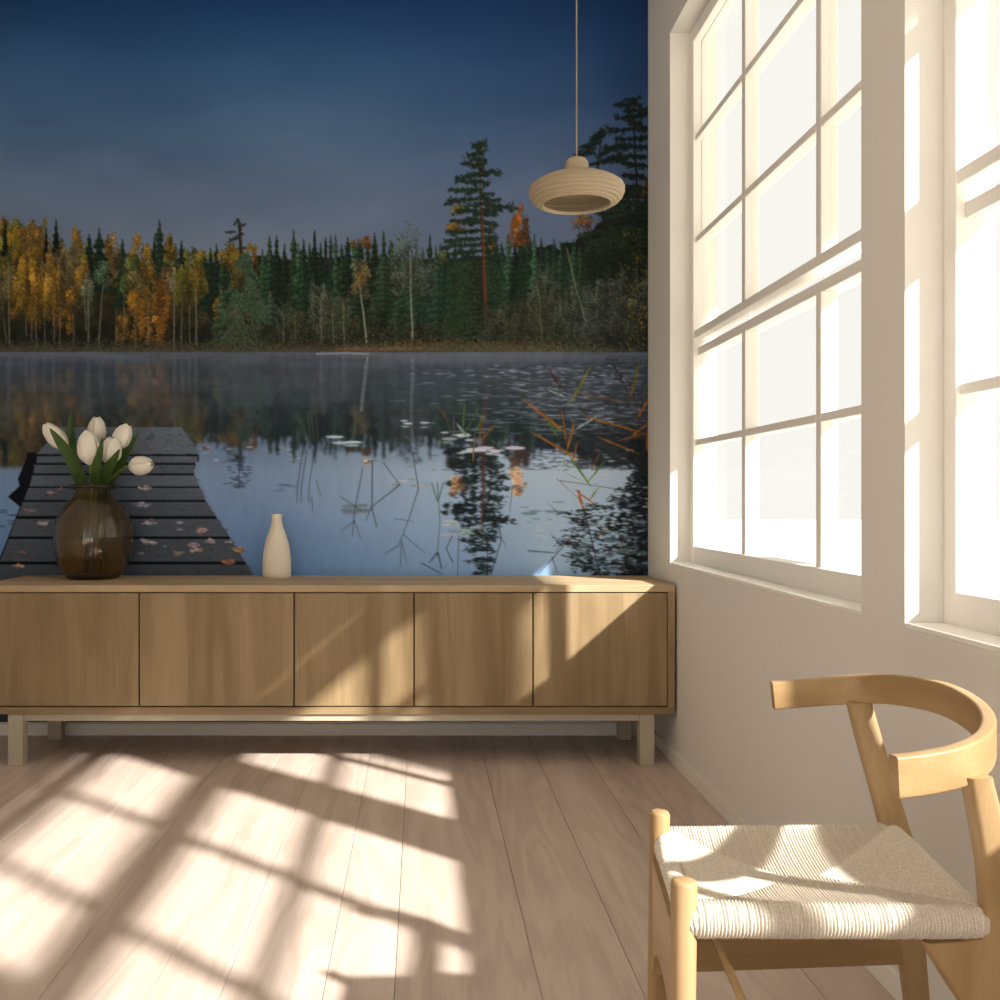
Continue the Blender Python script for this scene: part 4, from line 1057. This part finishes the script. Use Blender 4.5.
def seat():
    nu, nv = 430, 380
    r = 0.021
    ext = 0.09
    u = np.linspace(-ext, 1 + ext, nu); v = np.linspace(-ext, 1 + ext, nv)
    U, V = np.meshgrid(u, v, indexing='ij')
    uc = np.clip(U, 0, 1); vc = np.clip(V, 0, 1)
    ou = U - uc; ov = V - vc
    th = np.clip(np.hypot(ou, ov) / ext, 0, 1) * math.radians(205)
    dirn = np.stack([ou, ov], -1); ln = np.maximum(np.hypot(ou, ov), 1e-9)[..., None]; dirn = dirn / ln
    c = [np.array(SC[k])[:2] for k in ('nf', 'nb', 'ff', 'fb')]
    cen = sum(c) / 4
    c = [p + (cen - p) * 0.045 for p in c]
    uu = uc[..., None]; vv = vc[..., None]
    base = (c[0] * (1 - uu) + c[1] * uu) * (1 - vv) + (c[2] * (1 - uu) + c[3] * uu) * vv
    # saddle: corners high, middle and front edge sag
    a = np.minimum(uc, 1 - uc) * 1.15; b = np.minimum(vc, 1 - vc)
    sag = -0.020 * (np.clip(4 * uc * (1 - uc), 0, 1) * np.clip(4 * vc * (1 - vc), 0, 1)) ** 0.6
    sag += -0.010 * (4 * vc * (1 - vc)) ** 1.0 * (1 - uc) ** 1.5
    sag += 0.006 * (2 * vc - 1) ** 2 * (1 - uc)
    # cords: in each triangle between the diagonals they run square to their rail
    w1 = np.clip((b - a) * 60 + 0.5, 0, 1)
    ph_v = V * 62; ph_u = U * 78
    ridge = w1 * np.abs(np.sin(math.pi * ph_v)) + (1 - w1) * np.abs(np.sin(math.pi * ph_u))
    tw = 0.30 * np.sin(2 * math.pi * (w1 * (U * 150 + np.floor(ph_v) * .37) + (1 - w1) * (V * 130 + np.floor(ph_u) * .37)))
    rg = np.random.default_rng(5)
    jit = w1 * rg.normal(0, .35, 400)[(np.floor(ph_v) + 40).astype(int)] + (1 - w1) * rg.normal(0, .35, 400)[(np.floor(ph_u) + 40).astype(int)]
    seam = np.exp(-((a - b) / .006) ** 2)
    h = 0.0040 * ridge ** .8 + 0.0007 * tw + 0.0008 * jit - 0.0012 * seam
    rr = r + h
    x = base[..., 0] + dirn[..., 0] * np.sin(th) * rr
    y = base[..., 1] + dirn[..., 1] * np.sin(th) * rr
    z = zr + np.cos(th) * rr + sag * np.where(th > 0, np.clip(1 - th / 1.2, 0, 1), 1)
    co = np.stack([x, y, z], -1).reshape(-1, 3)
    idx = np.arange(nu * nv).reshape(nu, nv)
    q = np.stack([idx[:-1, :-1], idx[1:, :-1], idx[1:, 1:], idx[:-1, 1:]], -1).reshape(-1, 4).astype(np.int32)
    me = bpy.data.meshes.new('seat')
    me.vertices.add(len(co)); me.vertices.foreach_set('co', co.astype(np.float32).ravel())
    me.loops.add(q.size); me.loops.foreach_set('vertex_index', q.ravel())
    me.polygons.add(len(q)); me.polygons.foreach_set('loop_start', np.arange(0, q.size, 4, dtype=np.int32))
    me.update(calc_edges=True)
    o = link_mesh('seat', me, M['paper_cord'], ch, True)
    o['label'] = 'off white woven paper cord seat'
    return o
seat()

# stretchers: a board on each side, an arched apron in front, a thin brace under the seat
def side_board(xa, ya, xb, yb, z0, z1, th, name='side_stretcher'):
    d = Vector((xb - xa, yb - ya, 0)).normalized(); s = Vector((-d.y, d.x, 0)) * th / 2
    bm = bmesh.new()
    A_ = Vector((xa, ya, 0)); B_ = Vector((xb, yb, 0))
    vs = [bm.verts.new(p + Vector((0, 0, z))) for z in (z0, z1) for p in (A_ - s, B_ - s, B_ + s, A_ + s)]
    for f in ((0, 3, 2, 1), (4, 5, 6, 7), (0, 1, 5, 4), (1, 2, 6, 5), (2, 3, 7, 6), (3, 0, 4, 7)): bm.faces.new([vs[i] for i in f])
    bmesh.ops.bevel(bm, geom=bm.edges[:], offset=0.003, segments=2, affect='EDGES')
    return from_bm(name, bm, M['chair_x'], ch)
side_board(0.414, 1.765, 0.890, 1.801, 0.272, 0.365, 0.020)
side_board(0.382, 1.445, 0.836, 1.448, 0.235, 0.315, 0.020)
# arched front apron
pa, pb = Vector((0.379, 1.443)), Vector((0.420, 1.763))
bm = bmesh.new()
d2 = (pb - pa).normalized(); s2 = Vector((-d2.y, d2.x)) * 0.011
loop = []
n = 20
for k in range(n + 1):
    t = k / n
    loop.append((t, 0.480))
for k in range(n + 1):
    t = 1 - k / n
    arch = 0.20 + 0.15 * max(0.0, 1 - abs(2 * t - 1) ** 2.6) ** 0.5
    loop.append((t, arch))
ring = []
for sg in (-1, 1):
    ring.append([bm.verts.new((pa.x + (pb.x - pa.x) * t + s2.x * sg, pa.y + (pb.y - pa.y) * t + s2.y * sg, z)) for t, z in loop])
m_ = n + 1
for sg in (0, 1):
    for k in range(n):
        bm.faces.new([ring[sg][k], ring[sg][k + 1], ring[sg][2 * m_ - 2 - k], ring[sg][2 * m_ - 1 - k]])
for k in range(len(loop)):
    k2 = (k + 1) % len(loop)
    bm.faces.new([ring[0][k], ring[0][k2], ring[1][k2], ring[1][k]])
auto_smooth(from_bm('front_apron', bm, M['chair_y'], ch), 40)
sweep('brace', [(0.437, 1.560, 0.478), (0.458, 1.523, 0.422), (0.479, 1.485, 0.366), (0.500, 1.448, 0.306)], [rrect(0.012, 0.014, 0.003, 2)] * 4, M['chair_z'], ch, up=Vector((0, 1, 0)))
